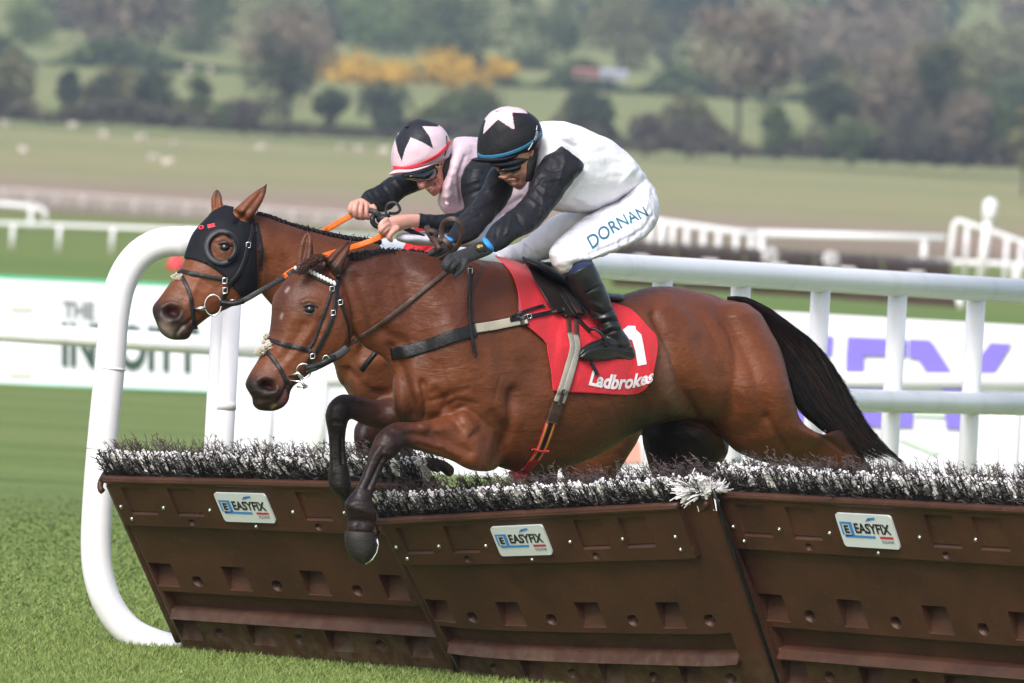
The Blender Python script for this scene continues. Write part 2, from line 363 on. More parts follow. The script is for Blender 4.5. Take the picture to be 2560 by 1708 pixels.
# ================================================================ land
def nodes_grass():
    m = bpy.data.materials.new('turf_ground'); m.use_nodes = True; t = m.node_tree; b = t.nodes['Principled BSDF']; b.inputs['Roughness'].default_value = .9; b.inputs['Specular IOR Level'].default_value = .15
    g = t.nodes.new('ShaderNodeNewGeometry'); sx = t.nodes.new('ShaderNodeSeparateXYZ'); t.links.new(g.outputs['Position'], sx.inputs[0])
    def noi(scale, vec, det=4):
        mp = t.nodes.new('ShaderNodeMapping'); mp.inputs['Scale'].default_value = vec; t.links.new(g.outputs['Position'], mp.inputs[0])
        n = t.nodes.new('ShaderNodeTexNoise'); n.inputs['Scale'].default_value = scale; n.inputs['Detail'].default_value = det; t.links.new(mp.outputs[0], n.inputs[0]); return n.outputs[0]
    def ramp(fac, stops, interp='LINEAR'):
        r = t.nodes.new('ShaderNodeValToRGB'); r.color_ramp.interpolation = interp; e = r.color_ramp.elements
        while len(e) < len(stops): e.new(.5)
        for k, (p, c) in zip(e, stops): k.position = p; k.color = (*c, 1)
        t.links.new(fac, r.inputs[0]); return r.outputs[0]
    def mix(f, a, b_):
        x = t.nodes.new('ShaderNodeMix'); x.data_type = 'RGBA'
        t.links.new(f, x.inputs[0]); t.links.new(a, x.inputs[6]); t.links.new(b_, x.inputs[7]); return x.outputs[2]
    mr = t.nodes.new('ShaderNodeMapRange'); mr.inputs[1].default_value = -20; mr.inputs[2].default_value = 980; t.links.new(sx.outputs[1], mr.inputs[0])
    def yp(y): return (y+20)/1000
    # real swards one behind the other: mown turf, rough grass, bare earth walk, dry pasture
    zone = ramp(mr.outputs[0], [(yp(-20), (.175, .235, .07)), (yp(60), (.18, .235, .075)), (yp(72), (.16, .22, .06)), (yp(150), (.19, .225, .055)), (yp(235), (.175, .215, .05)),
        (yp(255), (.16, .23, .055)), (yp(405), (.175, .22, .06)), (yp(425), (.28, .21, .15)), (yp(500), (.34, .25, .19)), (yp(560), (.32, .28, .16)), (yp(620), (.325, .30, .145)), (yp(800), (.31, .295, .14)), (yp(975), (.25, .265, .105))])
    n1 = ramp(noi(.5, (.35, 1, 1)), [(.35, (.86, .9, .82)), (.65, (1.1, 1.07, 1.12))])
    n2 = ramp(noi(14, (1, 1, 1), 6), [(.3, (.8, .84, .8)), (.7, (1.15, 1.12, 1.15))])
    n3 = ramp(noi(.012, (.5, 1.6, 1)), [(.3, (.82, .92, .85)), (.7, (1.15, 1.05, 1.1))])
    def mul(a, b_):
        x = t.nodes.new('ShaderNodeVectorMath'); x.operation = 'MULTIPLY'; t.links.new(a, x.inputs[0]); t.links.new(b_, x.inputs[1]); return x.outputs[0]
    c = mul(mul(mul(zone, n1), n2), n3); t.links.new(c, b.inputs['Base Color'])
    bp = t.nodes.new('ShaderNodeBump'); bp.inputs['Distance'].default_value = .03; bp.inputs['Strength'].default_value = .8; t.links.new(noi(30, (1, 1, 1), 5), bp.inputs['Height']); t.links.new(bp.outputs[0], b.inputs['Normal'])
    return m
ZY = [-60, 290, 330, 420, 470, 700, 870, 930, 1000, 1200, 1500, 2000, 2600, 3600]
ZZ = [0, 0, .2, 1.35, 1.9, 4.4, 6.6, 7.2, 8.6, 14.5, 24, 44, 78, 110]
def ground_z(x, y):
    z = float(np.interp(y, ZY, ZZ)); return z+(.0012*max(0, y-500)*math.sin(x*.012+1.0) if y > 500 else 0)
ys = list(np.linspace(-60, 60, 13))+list(np.linspace(75, 500, 18))+list(np.linspace(530, 1300, 34))+list(np.linspace(1350, 3500, 26))
vs = []; fs = []; NX = 41
for y in ys:
    half = 40+(y+60)*.42
    for i in range(NX):
        x = -half+2*half*i/(NX-1); vs.append((x, y, ground_z(x, y)))
for j in range(len(ys)-1):
    for i in range(NX-1): fs.append((j*NX+i, j*NX+i+1, (j+1)*NX+i+1, (j+1)*NX+i))
g = link('ground', mesh('ground', vs, fs), nodes_grass()); tag(g, kind='structure')
# grass blades round the hurdle
def grass():
    n = 400000; y = -4.6+31.4*rng.uniform(0, 1, n)**1.9; x = rng.uniform(-1, 1, n)*(2.3+.05*y)
    h = rng.uniform(.008, .026, n)*(1+.15*np.sin(x*5.1+np.sin(y*3)*2)*np.sin(y*4.3))*np.clip(1.0-y/27, .04, 1); a = rng.uniform(0, 2*math.pi, n); lean = rng.normal(0, .014, (n, 2)); wd = rng.uniform(.0018, .0035, n)*(1+np.maximum(0, y-2)*.12)
    b = np.stack([x, y, np.zeros(n)], 1); s = np.stack([np.cos(a)*wd, np.sin(a)*wd, np.zeros(n)], 1)
    tip = b.copy(); tip[:, 0] += lean[:, 0]; tip[:, 1] += lean[:, 1]; tip[:, 2] = h
    v = np.stack([b-s, b+s, tip], 1).reshape(-1, 3)
    me = bpy.data.meshes.new('grass'); me.vertices.add(3*n); me.vertices.foreach_set('co', v.ravel()); me.loops.add(3*n); me.loops.foreach_set('vertex_index', np.arange(3*n)); me.polygons.add(n); me.polygons.foreach_set('loop_start', np.arange(n)*3); me.update(calc_edges=True)
    gc = np.array([.165, .222, .066]); fade = np.clip(y/22, 0, 1)[:, None]; pc = np.array([[.17, .235, .06], [.205, .265, .075], [.27, .30, .12], [.13, .19, .045]])[rng.choice(4, n, p=[.4, .3, .12, .18])]*rng.uniform(.85, 1.2, (n, 1)); pc = pc*(1-fade)+gc*fade
    c = np.ones((n, 3, 4)); c[:, :, :3] = pc[:, None]; at = me.color_attributes.new('col', 'FLOAT_COLOR', 'POINT'); at.data.foreach_set('color', c.ravel())
    m = mat('grass_blade', rough=.7, spec=.25, attr=True); b_ = m.node_tree.nodes['Principled BSDF']; b_.inputs['Subsurface Weight'].default_value = 0
    o = link('grass', me, m, smooth=False); tag(o, 'short green turf growing round the foot of the brown hurdles', 'grass', kind='stuff')
grass()
# ---------------------------------------------------------------- trees
def leaf_mat(name, c, var=.3):
    return mat(name, c, .85, spec=.15, var=var, vscale=.5)
def crown_mesh(name, w, h, z0, clumps, leaves, size, seed, spread=.3, flat=1.0):
    r = np.random.default_rng(seed); cs = []
    for i in range(clumps):
        while True:
            q = r.uniform(-1, 1, 3)
            if np.linalg.norm(q) < 1: break
        cs.append((q[0]*w/2*.8, q[1]*w/2*.8, z0+h*(.5+.45*q[2]*flat), r.uniform(.12, spread)*w))
    v = []; per = leaves//clumps
    for cx, cy, cz, cr in cs:
        d = r.normal(size=(per, 3)); d /= np.linalg.norm(d, axis=1)[:, None]; p = np.array([cx, cy, cz])+d*cr*r.uniform(.55, 1.08, (per, 1))*np.array([1, 1, .85])
        a = r.normal(size=(per, 3)); a /= np.linalg.norm(a, axis=1)[:, None]; b = np.cross(a, d); b /= np.linalg.norm(b, axis=1)[:, None]+1e-9
        s = size*r.uniform(.6, 1.4, (per, 1)); v.append(np.stack([p-a*s, p+b*s*.8, p+a*s, p-b*s*.8], 1))
    v = np.concatenate(v).reshape(-1, 3); n = len(v)//4
    me = bpy.data.meshes.new(name); me.vertices.add(4*n); me.vertices.foreach_set('co', v.ravel()); me.loops.add(4*n); me.loops.foreach_set('vertex_index', np.arange(4*n)); me.polygons.add(n); me.polygons.foreach_set('loop_start', np.arange(n)*4); me.update(calc_edges=True)
    return me
def trunk_mesh(w, h, seed, limbs=7, r0=.35):
    r = random.Random(seed); mb = MB(); top = Vector((r.uniform(-.3, .3), 0, h*.75))
    mb.tube([Vector((0, 0, -.5)), Vector((r.uniform(-.1, .1), 0, h*.25)), Vector((r.uniform(-.3, .3), 0, h*.5)), top], [r0, r0*.8, r0*.55, r0*.2], 7)
    for i in range(limbs):
        t = r.uniform(.28, .7); a = r.uniform(0, 6.28); L = w*r.uniform(.25, .42); s = Vector((0, 0, h*t)); e = s+Vector((math.cos(a)*L, math.sin(a)*L, L*r.uniform(.5, 1.1)))
        mb.tube([s, (s+e)/2+Vector((0, 0, .1*L)), e], [r0*.35, r0*.22, r0*.06], 5)
    return mesh('trunk', mb.v, mb.f)
M['bark'] = mat('bark', (.10, .085, .07), .9, var=.3, vscale=3)
LEAF = {'dark': leaf_mat('dark_leaf', (.045, .062, .035)), 'mid': leaf_mat('mid_leaf', (.075, .105, .04)), 'brown': leaf_mat('bare_twig', (.19, .155, .115)), 'olive': leaf_mat('olive_leaf', (.15, .15, .075)),
        'fresh': leaf_mat('fresh_leaf', (.12, .18, .06)), 'gorse': leaf_mat('gorse_flower', (.56, .35, .045)), 'hedge': leaf_mat('hedge_twig', (.085, .075, .055)), 'blue': leaf_mat('spruce_leaf', (.035, .06, .045))}
crowns = {}
def tree_at(vx, vy_base, d, wv, hv, kind, label, trunk=True, name='tree', cat='tree', dens=1.0, seed=None, crown0=.25, group='trees in the far hedgerows'):
    """vx, vy_base: where the foot shows; wv, hv size in V pixels -> metres at depth d"""
    s = (DIST+d)/FPX*1.0894; wm = wv*s; hm = hv*s
    px, py = Q('V', vx, vy_base); loc = P(px, py, d)
    seed = seed if seed is not None else int(vx*7+vy_base*3)
    e = empty(name, (loc.x, loc.y, loc.z)); tag(e, label, cat, group)
    cm = crown_mesh('crown', wm, hm*(1-crown0), hm*crown0, max(8, int(24*dens)), int(2600*dens), max(.12, wm*.022), seed)
    o = link('crown', cm, LEAF[kind], None, False); o.parent = e
    if trunk:
        t = link('trunk', trunk_mesh(wm, hm, seed, r0=max(.15, wm*.028)), M['bark']); t.parent = e
    return e
TR = [
 # x, y base, depth, width, height, kind, crown0, label
 (25, 262, 905, 110, 175, 'olive', .1, 'pale olive bush at the far left edge of the distant hedgerow'),
 (152, 264, 905, 70, 105, 'dark', .05, 'dark round tree, left one of the close pair left of the hooded horse ears'),
 (235, 268, 905, 85, 108, 'dark', .05, 'dark round tree, right one of the close pair in the hedgerow'),
 (352, 276, 905, 92, 125, 'dark', .06, 'brownish dark oval tree standing alone between two pale field gaps'),
 (452, 282, 905, 62, 118, 'mid', .05, 'narrow greener tree before the pale pasture gap'),
 (640, 296, 905, 175, 245, 'dark', .06, 'tallest dark ivy-clad tree above the hooded horse'),
 (660, 296, 912, 250, 255, 'brown', .42, 'bare brown spreading tree behind the tall dark one'),
 (752, 296, 903, 90, 105, 'dark', .04, 'dark rounded bush right of the tallest dark tree'),
 (880, 305, 903, 120, 125, 'dark', .04, 'broad dark bush left of the white and pink helmet'),
 (1100, 315, 903, 170, 105, 'mid', .03, 'low wide green bush between the two riders helmets'),
 (1005, 313, 903, 80, 70, 'mid', .02, 'small low bush just above the pink and black helmet'),
 (1345, 338, 903, 118, 140, 'dark', .2, 'dark flat-topped tree right of the black helmet'),
 (1480, 345, 903, 110, 80, 'hedge', .02, 'low brown thicket above the white shirt back'),
 (1690, 352, 905, 290, 345, 'brown', .38, 'large pale bare tree with a tall straight trunk'),
 (1785, 355, 902, 100, 115, 'mid', .02, 'green cone-shaped bush right of the tall bare tree'),
 (1895, 358, 906, 140, 255, 'dark', .05, 'tall dark ivy-covered tree right of the green cone-shaped bush'),
 (2030, 362, 908, 200, 250, 'brown', .15, 'bare grey-brown tree between two dark ivy-covered trees'),
 (2150, 366, 906, 120, 280, 'dark', .35, 'dark topped ivy tree with a pale middle'),
 (2150, 368, 910, 260, 300, 'olive', .15, 'broad olive grey tree crown at the right end of the hedgerow'),
 (2280, 372, 903, 150, 140, 'mid', .02, 'green thicket at the right of the hedgerow foot'),
 (2345, 470, 760, 70, 240, 'olive', .2, 'nearer dark leaning tree cut by the right picture edge'),
 (1960, 360, 915, 220, 200, 'olive', .1, 'broad pale grey-green crown filling in behind the ivy-covered trees'),
 (2090, 366, 901, 150, 130, 'hedge', .02, 'brown thicket below the dark topped ivy tree'),
 (2210, 372, 901, 130, 190, 'brown', .1, 'bare brown tree just left of the right end green thicket'),
 (1580, 350, 902, 130, 70, 'hedge', .02, 'low brown bramble mound left of the tall straight trunk'),
 (1950, 365, 899, 130, 85, 'mid', .02, 'low green mound at the foot of the ivy-covered trees'),
 (560, 295, 901, 100, 60, 'hedge', .02, 'low brown scrub at the foot of the tallest dark tree'),
 (520, 290, 901, 60, 50, 'mid', .02, 'low green scrub beside the pale pasture gap'),
 # behind the second field
 (1970, 215, 1280, 220, 190, 'brown', .1, 'mauve brown wood crown at the upper right'),
 (1730, 190, 1290, 240, 150, 'olive', .1, 'pale olive wood crown behind the tall bare tree'),
 (640, 165, 1290, 240, 180, 'olive', .1, 'olive wood crown behind the tallest dark tree'),
 (140, 140, 1400, 200, 230, 'blue', .05, 'dark bluish wood crown at the upper left'),
 (780, 150, 1400, 200, 200, 'blue', .05, 'dark bluish wood crown above the long gorse band'),
 (260, 142, 1230, 330, 235, 'brown', .2, 'wide tan brown woodland tree behind the far left pasture'),
 (60, 140, 1300, 160, 170, 'fresh', .05, 'light green tree at the top left behind the pasture'),
 (430, 150, 1300, 210, 190, 'mid', .05, 'green tree right of the wide tan brown tree'),
 (1050, 160, 1300, 260, 190, 'mid', .05, 'rounded green tree above the gorse'),
 (880, 155, 1350, 220, 200, 'fresh', .05, 'pale green tree left above the yellow gorse'),
 (1240, 175, 1300, 200, 170, 'mid', .05, 'green tree beside the small red shed'),
 (1420, 180, 1320, 220, 230, 'olive', .1, 'pale olive tree over the small grey building'),
 (1530, 185, 1330, 130, 260, 'blue', .02, 'dark bluish conifer above the small grey building'),
 (1300, 130, 1420, 130, 190, 'blue', .02, 'dark bluish tree top above the black helmet'),
 (1860, 200, 1300, 260, 150, 'brown', .1, 'pale brown tree clump in the upper right wood'),
 (2060, 215, 1300, 260, 170, 'brown', .1, 'grey brown rounded tree clump in the upper right wood'),
 (2270, 250, 1290, 280, 190, 'olive', .05, 'pale olive tree clump at the upper right edge'),
]
for x, yb, d, wv, hv, k, c0, lab in TR:
    tree_at(x, yb, d, wv, hv, k, lab, crown0=c0)
# gorse in flower
for x, yb, wv, hv, lab in [(845, 193, 240, 42, 'long low band of yellow gorse, left of two'), (1045, 196, 190, 60, 'taller heap of yellow gorse, middle of three'), (1150, 172, 80, 38, 'small dull yellow gorse heap beside green tree')]:
    tree_at(x, yb, 1190, wv, hv, 'gorse', lab, trunk=False, name='gorse_bush', cat='bush', dens=.8, crown0=0, group='gorse bushes in flower')
# hedge along the pasture and the far wood (masses)
def strip(name, label, cat, x0, x1, y0, y1, d0, d1, h, dw, kind, n, size, seed):
    r = np.random.default_rng(seed); t = r.uniform(0, 1, n); 
    dd = d0+(d1-d0)*t+r.uniform(-dw, dw, n); hh = h*(.55+.45*np.sin(t*37+np.sin(t*11)*3))*r.uniform(0, 1, n)**.7
    c = np.array([list(PK('V', x0+(x1-x0)*a, y0+(y1-y0)*a, d_)) for a, d_ in zip(t, dd)]); c[:, 2] += hh
    a = r.normal(size=(n, 3)); a /= np.linalg.norm(a, axis=1)[:, None]; b = np.cross(a, r.normal(size=(n, 3))); b /= np.linalg.norm(b, axis=1)[:, None]
    v = np.stack([c-a*size, c+b*size*.8, c+a*size, c-b*size*.8], 1).reshape(-1, 3)
    me = bpy.data.meshes.new(name); me.vertices.add(4*n); me.vertices.foreach_set('co', v.ravel()); me.loops.add(4*n); me.loops.foreach_set('vertex_index', np.arange(4*n)); me.polygons.add(n); me.polygons.foreach_set('loop_start', np.arange(n)*4); me.update(calc_edges=True)
    tag(link(name, me, LEAF[kind], smooth=False), label, cat, kind='stuff')
strip('hedge', 'low dark brown hedge along the top edge of the pale pasture', 'hedge', -60, 2420, 268, 388, 905, 905, 1.9, 4, 'hedge', 26000, .3, 3)
strip('hedge_far', 'upper hedge below the far wood beyond the second field', 'hedge', -80, 2440, 150, 262, 1215, 1215, 3.2, 8, 'mid', 16000, .5, 4)
bpy.data.objects['hedge_far'].name = 'hedge'
strip('hedge', 'taller ragged green-brown hedgerow growth behind the low dark hedge', 'hedge', -60, 2420, 266, 386, 909, 909, 4.2, 5, 'olive', 15000, .32, 8)
def wood():
    for kind, n, seed, frac in (('mid', 60, 11, 0), ('blue', 70, 12, 1), ('brown', 45, 13, 2), ('olive', 40, 14, 3)):
        r = np.random.default_rng(seed); allv = []
        for i in range(n):
            y = r.uniform(1330, 3300); x = r.uniform(-1, 1)*(y+50)*.05; z = ground_z(x, y); h = r.uniform(9, 17); wd = r.uniform(9, 16)
            if kind == 'blue' and y < 1500: y += 300; z = ground_z(x, y)
            m_ = 700; cl = r.integers(8, 14); cc = r.normal(size=(cl, 3))*np.array([wd*.24, wd*.24, h*.2])+np.array([x, y, z+h*.55]); k = r.integers(0, cl, m_)
            d = r.normal(size=(m_, 3)); d /= np.linalg.norm(d, axis=1)[:, None]; p = cc[k]+d*wd*.22*r.uniform(.7, 1.05, (m_, 1))
            a = r.normal(size=(m_, 3)); a /= np.linalg.norm(a, axis=1)[:, None]; b = np.cross(a, d); s = .55
            allv.append(np.stack([p-a*s, p+b*s, p+a*s, p-b*s], 1))
        v = np.concatenate(allv).reshape(-1, 3); q = len(v)//4
        me = bpy.data.meshes.new('woodland'); me.vertices.add(4*q); me.vertices.foreach_set('co', v.ravel()); me.loops.add(4*q); me.loops.foreach_set('vertex_index', np.arange(4*q)); me.polygons.add(q); me.polygons.foreach_set('loop_start', np.arange(q)*4); me.update(calc_edges=True)
        tag(link('woodland', me, LEAF[kind], smooth=False), {'mid': 'green trees of the distant wooded hillside', 'blue': 'dark bluish evergreens of the distant wooded hillside', 'brown': 'bare brown trees of the distant wooded hillside', 'olive': 'olive grey trees of the distant wooded hillside'}[kind], 'woodland', kind='stuff')
wood()
# small buildings by the wood
def building(vx, vy, d, wv, hv, wallc, roofc, name, label):
    s = (DIST+d)/FPX*1.0894; W = wv*s; H = hv*s; l = PK('V', vx, vy, d); e = empty(name, l); tag(e, label, 'building')
    a = MB(); a.box((l.x, l.y+W*.3, l.z+H*.3), W, W*.6, H*.6); a.build('wall', mat(name+'_wall', wallc, .9, var=.1), e, False)
    r = MB(); hw = W*.52; r.add([(l.x-hw, l.y-.3, l.z+H*.6), (l.x+hw, l.y-.3, l.z+H*.6), (l.x+hw, l.y+W*.62, l.z+H*.6), (l.x-hw, l.y+W*.62, l.z+H*.6), (l.x-hw*.98, l.y+W*.3, l.z+H), (l.x+hw*.98, l.y+W*.3, l.z+H)], [(0, 1, 5, 4), (2, 3, 4, 5), (0, 4, 3), (1, 2, 5), (0, 3, 2, 1)]); r.build('roof', mat(name+'_roof', roofc, .8, var=.15), e, False)
    dd = MB(); dd.box((l.x-W*.2, l.y-.04, l.z+H*.2), W*.14, .1, H*.4); dd.build('door', M['bark'], e, False)
building(1345, 180, 1200, 60, 24, (.28, .16, .14), (.30, .13, .11), 'farm_shed', 'small red-walled shed at the edge of the wood')
building(1408, 183, 1203, 62, 24, (.4, .42, .47), (.42, .44, .5), 'farm_shed', 'small grey building beside the red shed')
# ---------------------------------------------------------------- sheep
M['wool'] = mat('wool', (.62, .55, .48), .95, bump=.8, bscale=12, var=.15)
M['sheepskin'] = mat('sheep_face', (.35, .28, .24), .8)
def make_sheep(lying):
    mb = MB(); r = random.Random(3)
    def ell(c, rx, ry, rz, n=10, m=8):
        v = [(c[0]+rx*math.sin(math.pi*j/m)*math.cos(2*math.pi*i/n), c[1]+ry*math.sin(math.pi*j/m)*math.sin(2*math.pi*i/n), c[2]+rz*math.cos(math.pi*j/m)) for j in range(m+1) for i in range(n)]
        mb.add(v, [(j*n+i, (j+1)*n+i, (j+1)*n+(i+1) % n, j*n+(i+1) % n) for j in range(m) for i in range(n)])
    z = .3 if lying else .62
    ell((0, 0, z), .52, .26, .27); ell((-.3, 0, z+.03), .27, .23, .26); ell((.32, 0, z+.01), .25, .25, .26)
    ell((-.58, 0, z+.2), .16, .1, .14); ell((-.72, 0, z+.16), .14, .07, .075)
    ell((-.55, .11, z+.27), .05, .08, .03); ell((-.55, -.11, z+.27), .05, .08, .03)
    for sx in (-.3, .3):
        for sy in (-.12, .12):
            if lying: mb.tube([(sx, sy, .16), (sx-.2, sy*1.6, .05), (sx-.05, sy*1.8, .03)], [.07, .045, .03], 6)
            else: mb.tube([(sx, sy, .5), (sx+.02, sy, .26), (sx, sy, 0)], [.08, .045, .035], 6)
    return remesh(mb, .04)
sh_me = [make_sheep(False), make_sheep(True)]
for m_ in sh_me: m_.materials.append(M['wool']); Skin(m_).smooth(2).flush(); m_.polygons.foreach_set('use_smooth', [True]*len(m_.polygons))
SH = [(12, 297, 'cut by the left picture edge'), (165, 300, 'second from the left edge'), (237, 322, 'below the gap beside the dark oval tree'), (322, 330, 'left of the brightest sheep'), (402, 345, 'brightest of the sheep at left'),
      (352, 372, 'lying below the brightest sheep'), (382, 380, 'lying right beside another resting sheep'), (52, 362, 'faint, low at the far left'), (598, 354, 'alone above the hooded horse ears'), (781, 353, 'left of the pair beside the pink helmet'), (823, 356, 'right of the pair beside the pink helmet'), (880, 360, 'just touching the pink helmet edge'), (1627, 364, 'left of the two below the tall bare tree'), (1702, 367, 'right of the two below the tall bare tree'),
      (92, 146, 'in the upper far field, at far left'), (150, 148, 'in the upper far field beside another'), (432, 166, 'upper far field, above the narrow green tree'), (482, 170, 'upper far field, above the pale gap')]
for i, (x, y, s_) in enumerate(SH):
    far = y < 200; d = 1180 if far else float(np.interp(y-.05*x, [285, 345], [830, 700]))
    # stand it on the ground: find the depth where the sight line meets the land
    px, py = Q('V', x, y)
    for dd in np.arange(400 if not far else 950, 1250, 2.0):
        q = P(px, py, dd)
        if q.z <= ground_z(q.x, q.y): d = dd; break
    q = P(px, py, d); o = bpy.data.objects.new('sheep', sh_me[1 if 'lying' in s_ else 0]); COL.objects.link(o); o.location = (q.x, q.y, ground_z(q.x, q.y)); o.rotation_euler = (0, 0, [.9, 2.3, -1.1, 3.9, 1.2][i % 5]); o.scale = (.68, .68, .68)
    tag(o, 'pale woolly sheep on the pasture, '+s_, 'sheep', 'sheep grazing on the far pasture')
# ---------------------------------------------------------------- rails, fences, boards
def rail(name, label, cat, pts, r, posts, post_r, post_len=None, group=None, extra=None):
    e = empty(name, pts[0]); tag(e, label, cat, group); a = MB(); a.tube(pts, r, 14); a.build('rail', M['whitepipe'], e)
    for q in posts:
        b = MB(); b.tube([q, (q[0], q[1], ground_z(q[0], q[1])-.05 if post_len is None else q[2]-post_len)], post_r, 12); b.build('post', M['whitepipe'], e)
    return e
def gline(d, v0, v1, z0, z1, d1=None, n=2):
    d1 = d if d1 is None else d1; out = []
    for i in range(n):
        t = i/(n-1); vx = v0+(v1-v0)*t; out.append(Pground(Q('V', vx, 0)[0], z0+(z1-z0)*t, d+(d1-d)*t))
    return out
# running rail left, far side of the course
def postsx(xs, d, z, d1=None): return [Pground(Q('V', x, 0)[0], z, d) for x in xs]
rail('running_rail', 'white running rail crossing low in front of the left advertising board', 'rail', gline(28, -150, 640, .885, .865), .058, postsx([-100, 620], 28, .85), .045)
rail('running_rail', 'white lower rail seen between the right fence posts above the thicker one', 'rail', gline(38, 720, 2600, .60, .86), .058, postsx([737, 1667, 2285], 38, .68), .055)
def far_rail(name, label, ypts, d, r, postv, plen, prad=None):
    e = empty(name, PK('V', *ypts[0], d)); tag(e, label, 'rail'); a = MB(); a.tube([PK('V', x, y, d) for x, y in ypts], r, 10); a.build('rail', M['whitepipe'], e)
    for x, y in postv:
        t = PK('V', x, y, d); b = MB(); b.tube([t, (t.x, t.y, t.z-plen)], prad or r*.9, 8); b.build('post', M['whitepipe'], e)
far_rail('running_rail', 'long blurred white rail on short posts at the far left', [(-40, 511), (900, 545)], 330, .065, [(30, 513), (137, 517), (259, 521), (400, 526), (520, 531)], .8, .06)
far_rail('running_rail', 'blurred rail end bending down at the far left edge', [(-40, 465), (60, 474), (92, 478), (103, 487), (104, 508)], 340, .085, [(72, 478)], .6)
# far palings
e = empty('paling_fence', PK('V', -40, 440, 420)); tag(e, 'pale pinkish fence of many thick posts along the walkway at left', 'fence')
a = MB(); a.tube([PK('V', x, 433+(x*.0718), 420) for x in range(-60, 900, 60)], .055, 8)
M['pinkpost'] = mat('weathered_white', (.50, .44, .42), .7, var=.1); a.build('rail', M['pinkpost'], e)
for i in range(46):
    x = -50+i*20; t = PK('V', x, 435+x*.0718, 420+(i % 2)*2); b = MB(); b.tube([t, (t.x, t.y, t.z-.62-.004*i)], .06 if i % 3 else .10, 6); o = b.build('post', M['pinkpost'], e)
# right: far wing fence
e = empty('wing_fence', PK('V', 1500, 510, 240)); tag(e, 'blurred white fence of close upright posts curving behind the seated rider', 'fence')
a = MB(); a.tube([PK('V', x, y, 240) for x, y in [(1440, 498), (1520, 510), (1600, 521), (1680, 532), (1740, 537)]], .075, 10); a.build('rail', M['whitepipe'], e)
for x in (1494, 1520, 1545, 1577, 1615, 1650, 1690, 1725, 1745):
    t = PK('V', x, 500+(x-1440)*.125, 240); b = MB(); b.tube([t, (t.x, t.y, t.z-.78)], .075 if x < 1530 else .058, 8); b.build('post', M['whitepipe'], e)
far_rail('running_rail', 'blurred straight white rail ending left of the round-topped pole', [(1735, 536), (2170, 548)], 235, .085, [(1748, 545), (2122, 550)], .75, .07)
far_rail('running_rail', 'second blurred lower rail behind the round-topped pole', [(2070, 597), (2500, 615)], 215, .06, [(2330, 606)], .5)
e = empty('wing_fence', PK('L', 1900, 490, 190)); tag(e, 'blurred white slanting fence around the round-topped pole', 'fence')
a = MB(); a.tube([PK('L', x, y, 190) for x, y in [(1895, 530), (1925, 300), (1940, 195), (1955, 172), (1985, 175), (2100, 215), (2240, 262), (2360, 305), (2460, 340)]], .055, 10); a.build('rail', M['whitepipe'], e)
for x, y in ((2018, 188), (2250, 266), (2335, 296), (2400, 320)):
    t = PK('L', x, y, 190); b = MB(); b.tube([t, (t.x, t.y, t.z-1.0)], .042, 8); b.build('post', M['whitepipe'], e)
e = empty('marker_pole', PK('L', 2100, 500, 185)); tag(e, 'white pole with a thick white head rising above the slanting fence', 'marker pole')
a = MB(); a.tube([PK('L', 2090, 540, 185), PK('L', 2140, 150, 185)], .085, 12); a.build('post', M['whitepipe'], e)
a = MB(); a.tube([PK('L', 2142, 165, 185), PK('L', 2146, 140, 185), PK('L', 2155, 60, 185), PK('L', 2158, 38, 185)], [.10, .13, .13, .06], 16); a.build('head', M['whitepipe'], e)
# far hurdle row (dark brown with grey tops)
M['farbrown'] = mat('far_hurdle_brown', (.05, .026, .018), .7, var=.2, vscale=2); M['fargrey'] = mat('far_hurdle_brush', (.11, .09, .095), .95, var=.3, vscale=4, bump=1, bscale=8)
for i in range(5):
    x0 = 1395+i*158; e = empty('hurdle', PK('V', x0, 622, 175)); tag(e, ['leftmost far blurred hurdle behind the thigh of the front rider', 'far blurred hurdle just left of the first white blob', 'far blurred hurdle between the two round white blobs', 'far blurred hurdle right of the second round white blob', 'rightmost far blurred hurdle ending by the slanting fence'][i], 'hurdle', 'far blurred hurdles')
    a = PK('V', x0, 573+i*9.3, 175); b = PK('V', x0+154, 582+i*9.3, 175); h = .62; dn = Vector((.12, .16, -h)); th = Vector((0, .1, 0))
    m_ = MB(); m_.add([a, b, b+dn, a+dn, a+th, b+th, b+dn+th, a+dn+th], [(0, 3, 2, 1), (4, 5, 6, 7), (0, 1, 5, 4), (2, 3, 7, 6), (0, 4, 7, 3), (1, 2, 6, 5)]); m_.build('panel', M['farbrown'], e, False)
    m_ = MB(); r = random.Random(i)
    for k in range(420):
        p = a.lerp(b, r.random())+Vector((0, r.uniform(-.05, .25), 0)); q = p+Vector((r.uniform(-.05, .05), 0, r.uniform(.08, .19))); m_.tube([p, q], [.012, .006], 3, False)
    m_.build('brush', M['fargrey'], e, False)
    c = (a+b)/2+Vector((0, -.03, -.12)); m_ = MB(); m_.box(c, .26, .02, .11); m_.build('plaque', M['white'], e, False)
for x, lab in ((1768, 'left round white blob-like tuft on the far hurdle row'), (1908, 'right round white tuft on the far hurdle row')):
    c = PK('V', x, 587 if x < 1800 else 595, 173); m_ = MB(); r = random.Random(x)
    for k in range(260):
        d_ = Vector((r.gauss(0, 1), r.gauss(0, 1), r.gauss(0, 1))).normalized(); m_.tube([c, c+d_*r.uniform(.1, .17)], [.012, .008], 3, False)
    tag(m_.build('brush_tuft', M['white'], smooth=False), lab, 'brush tuft')
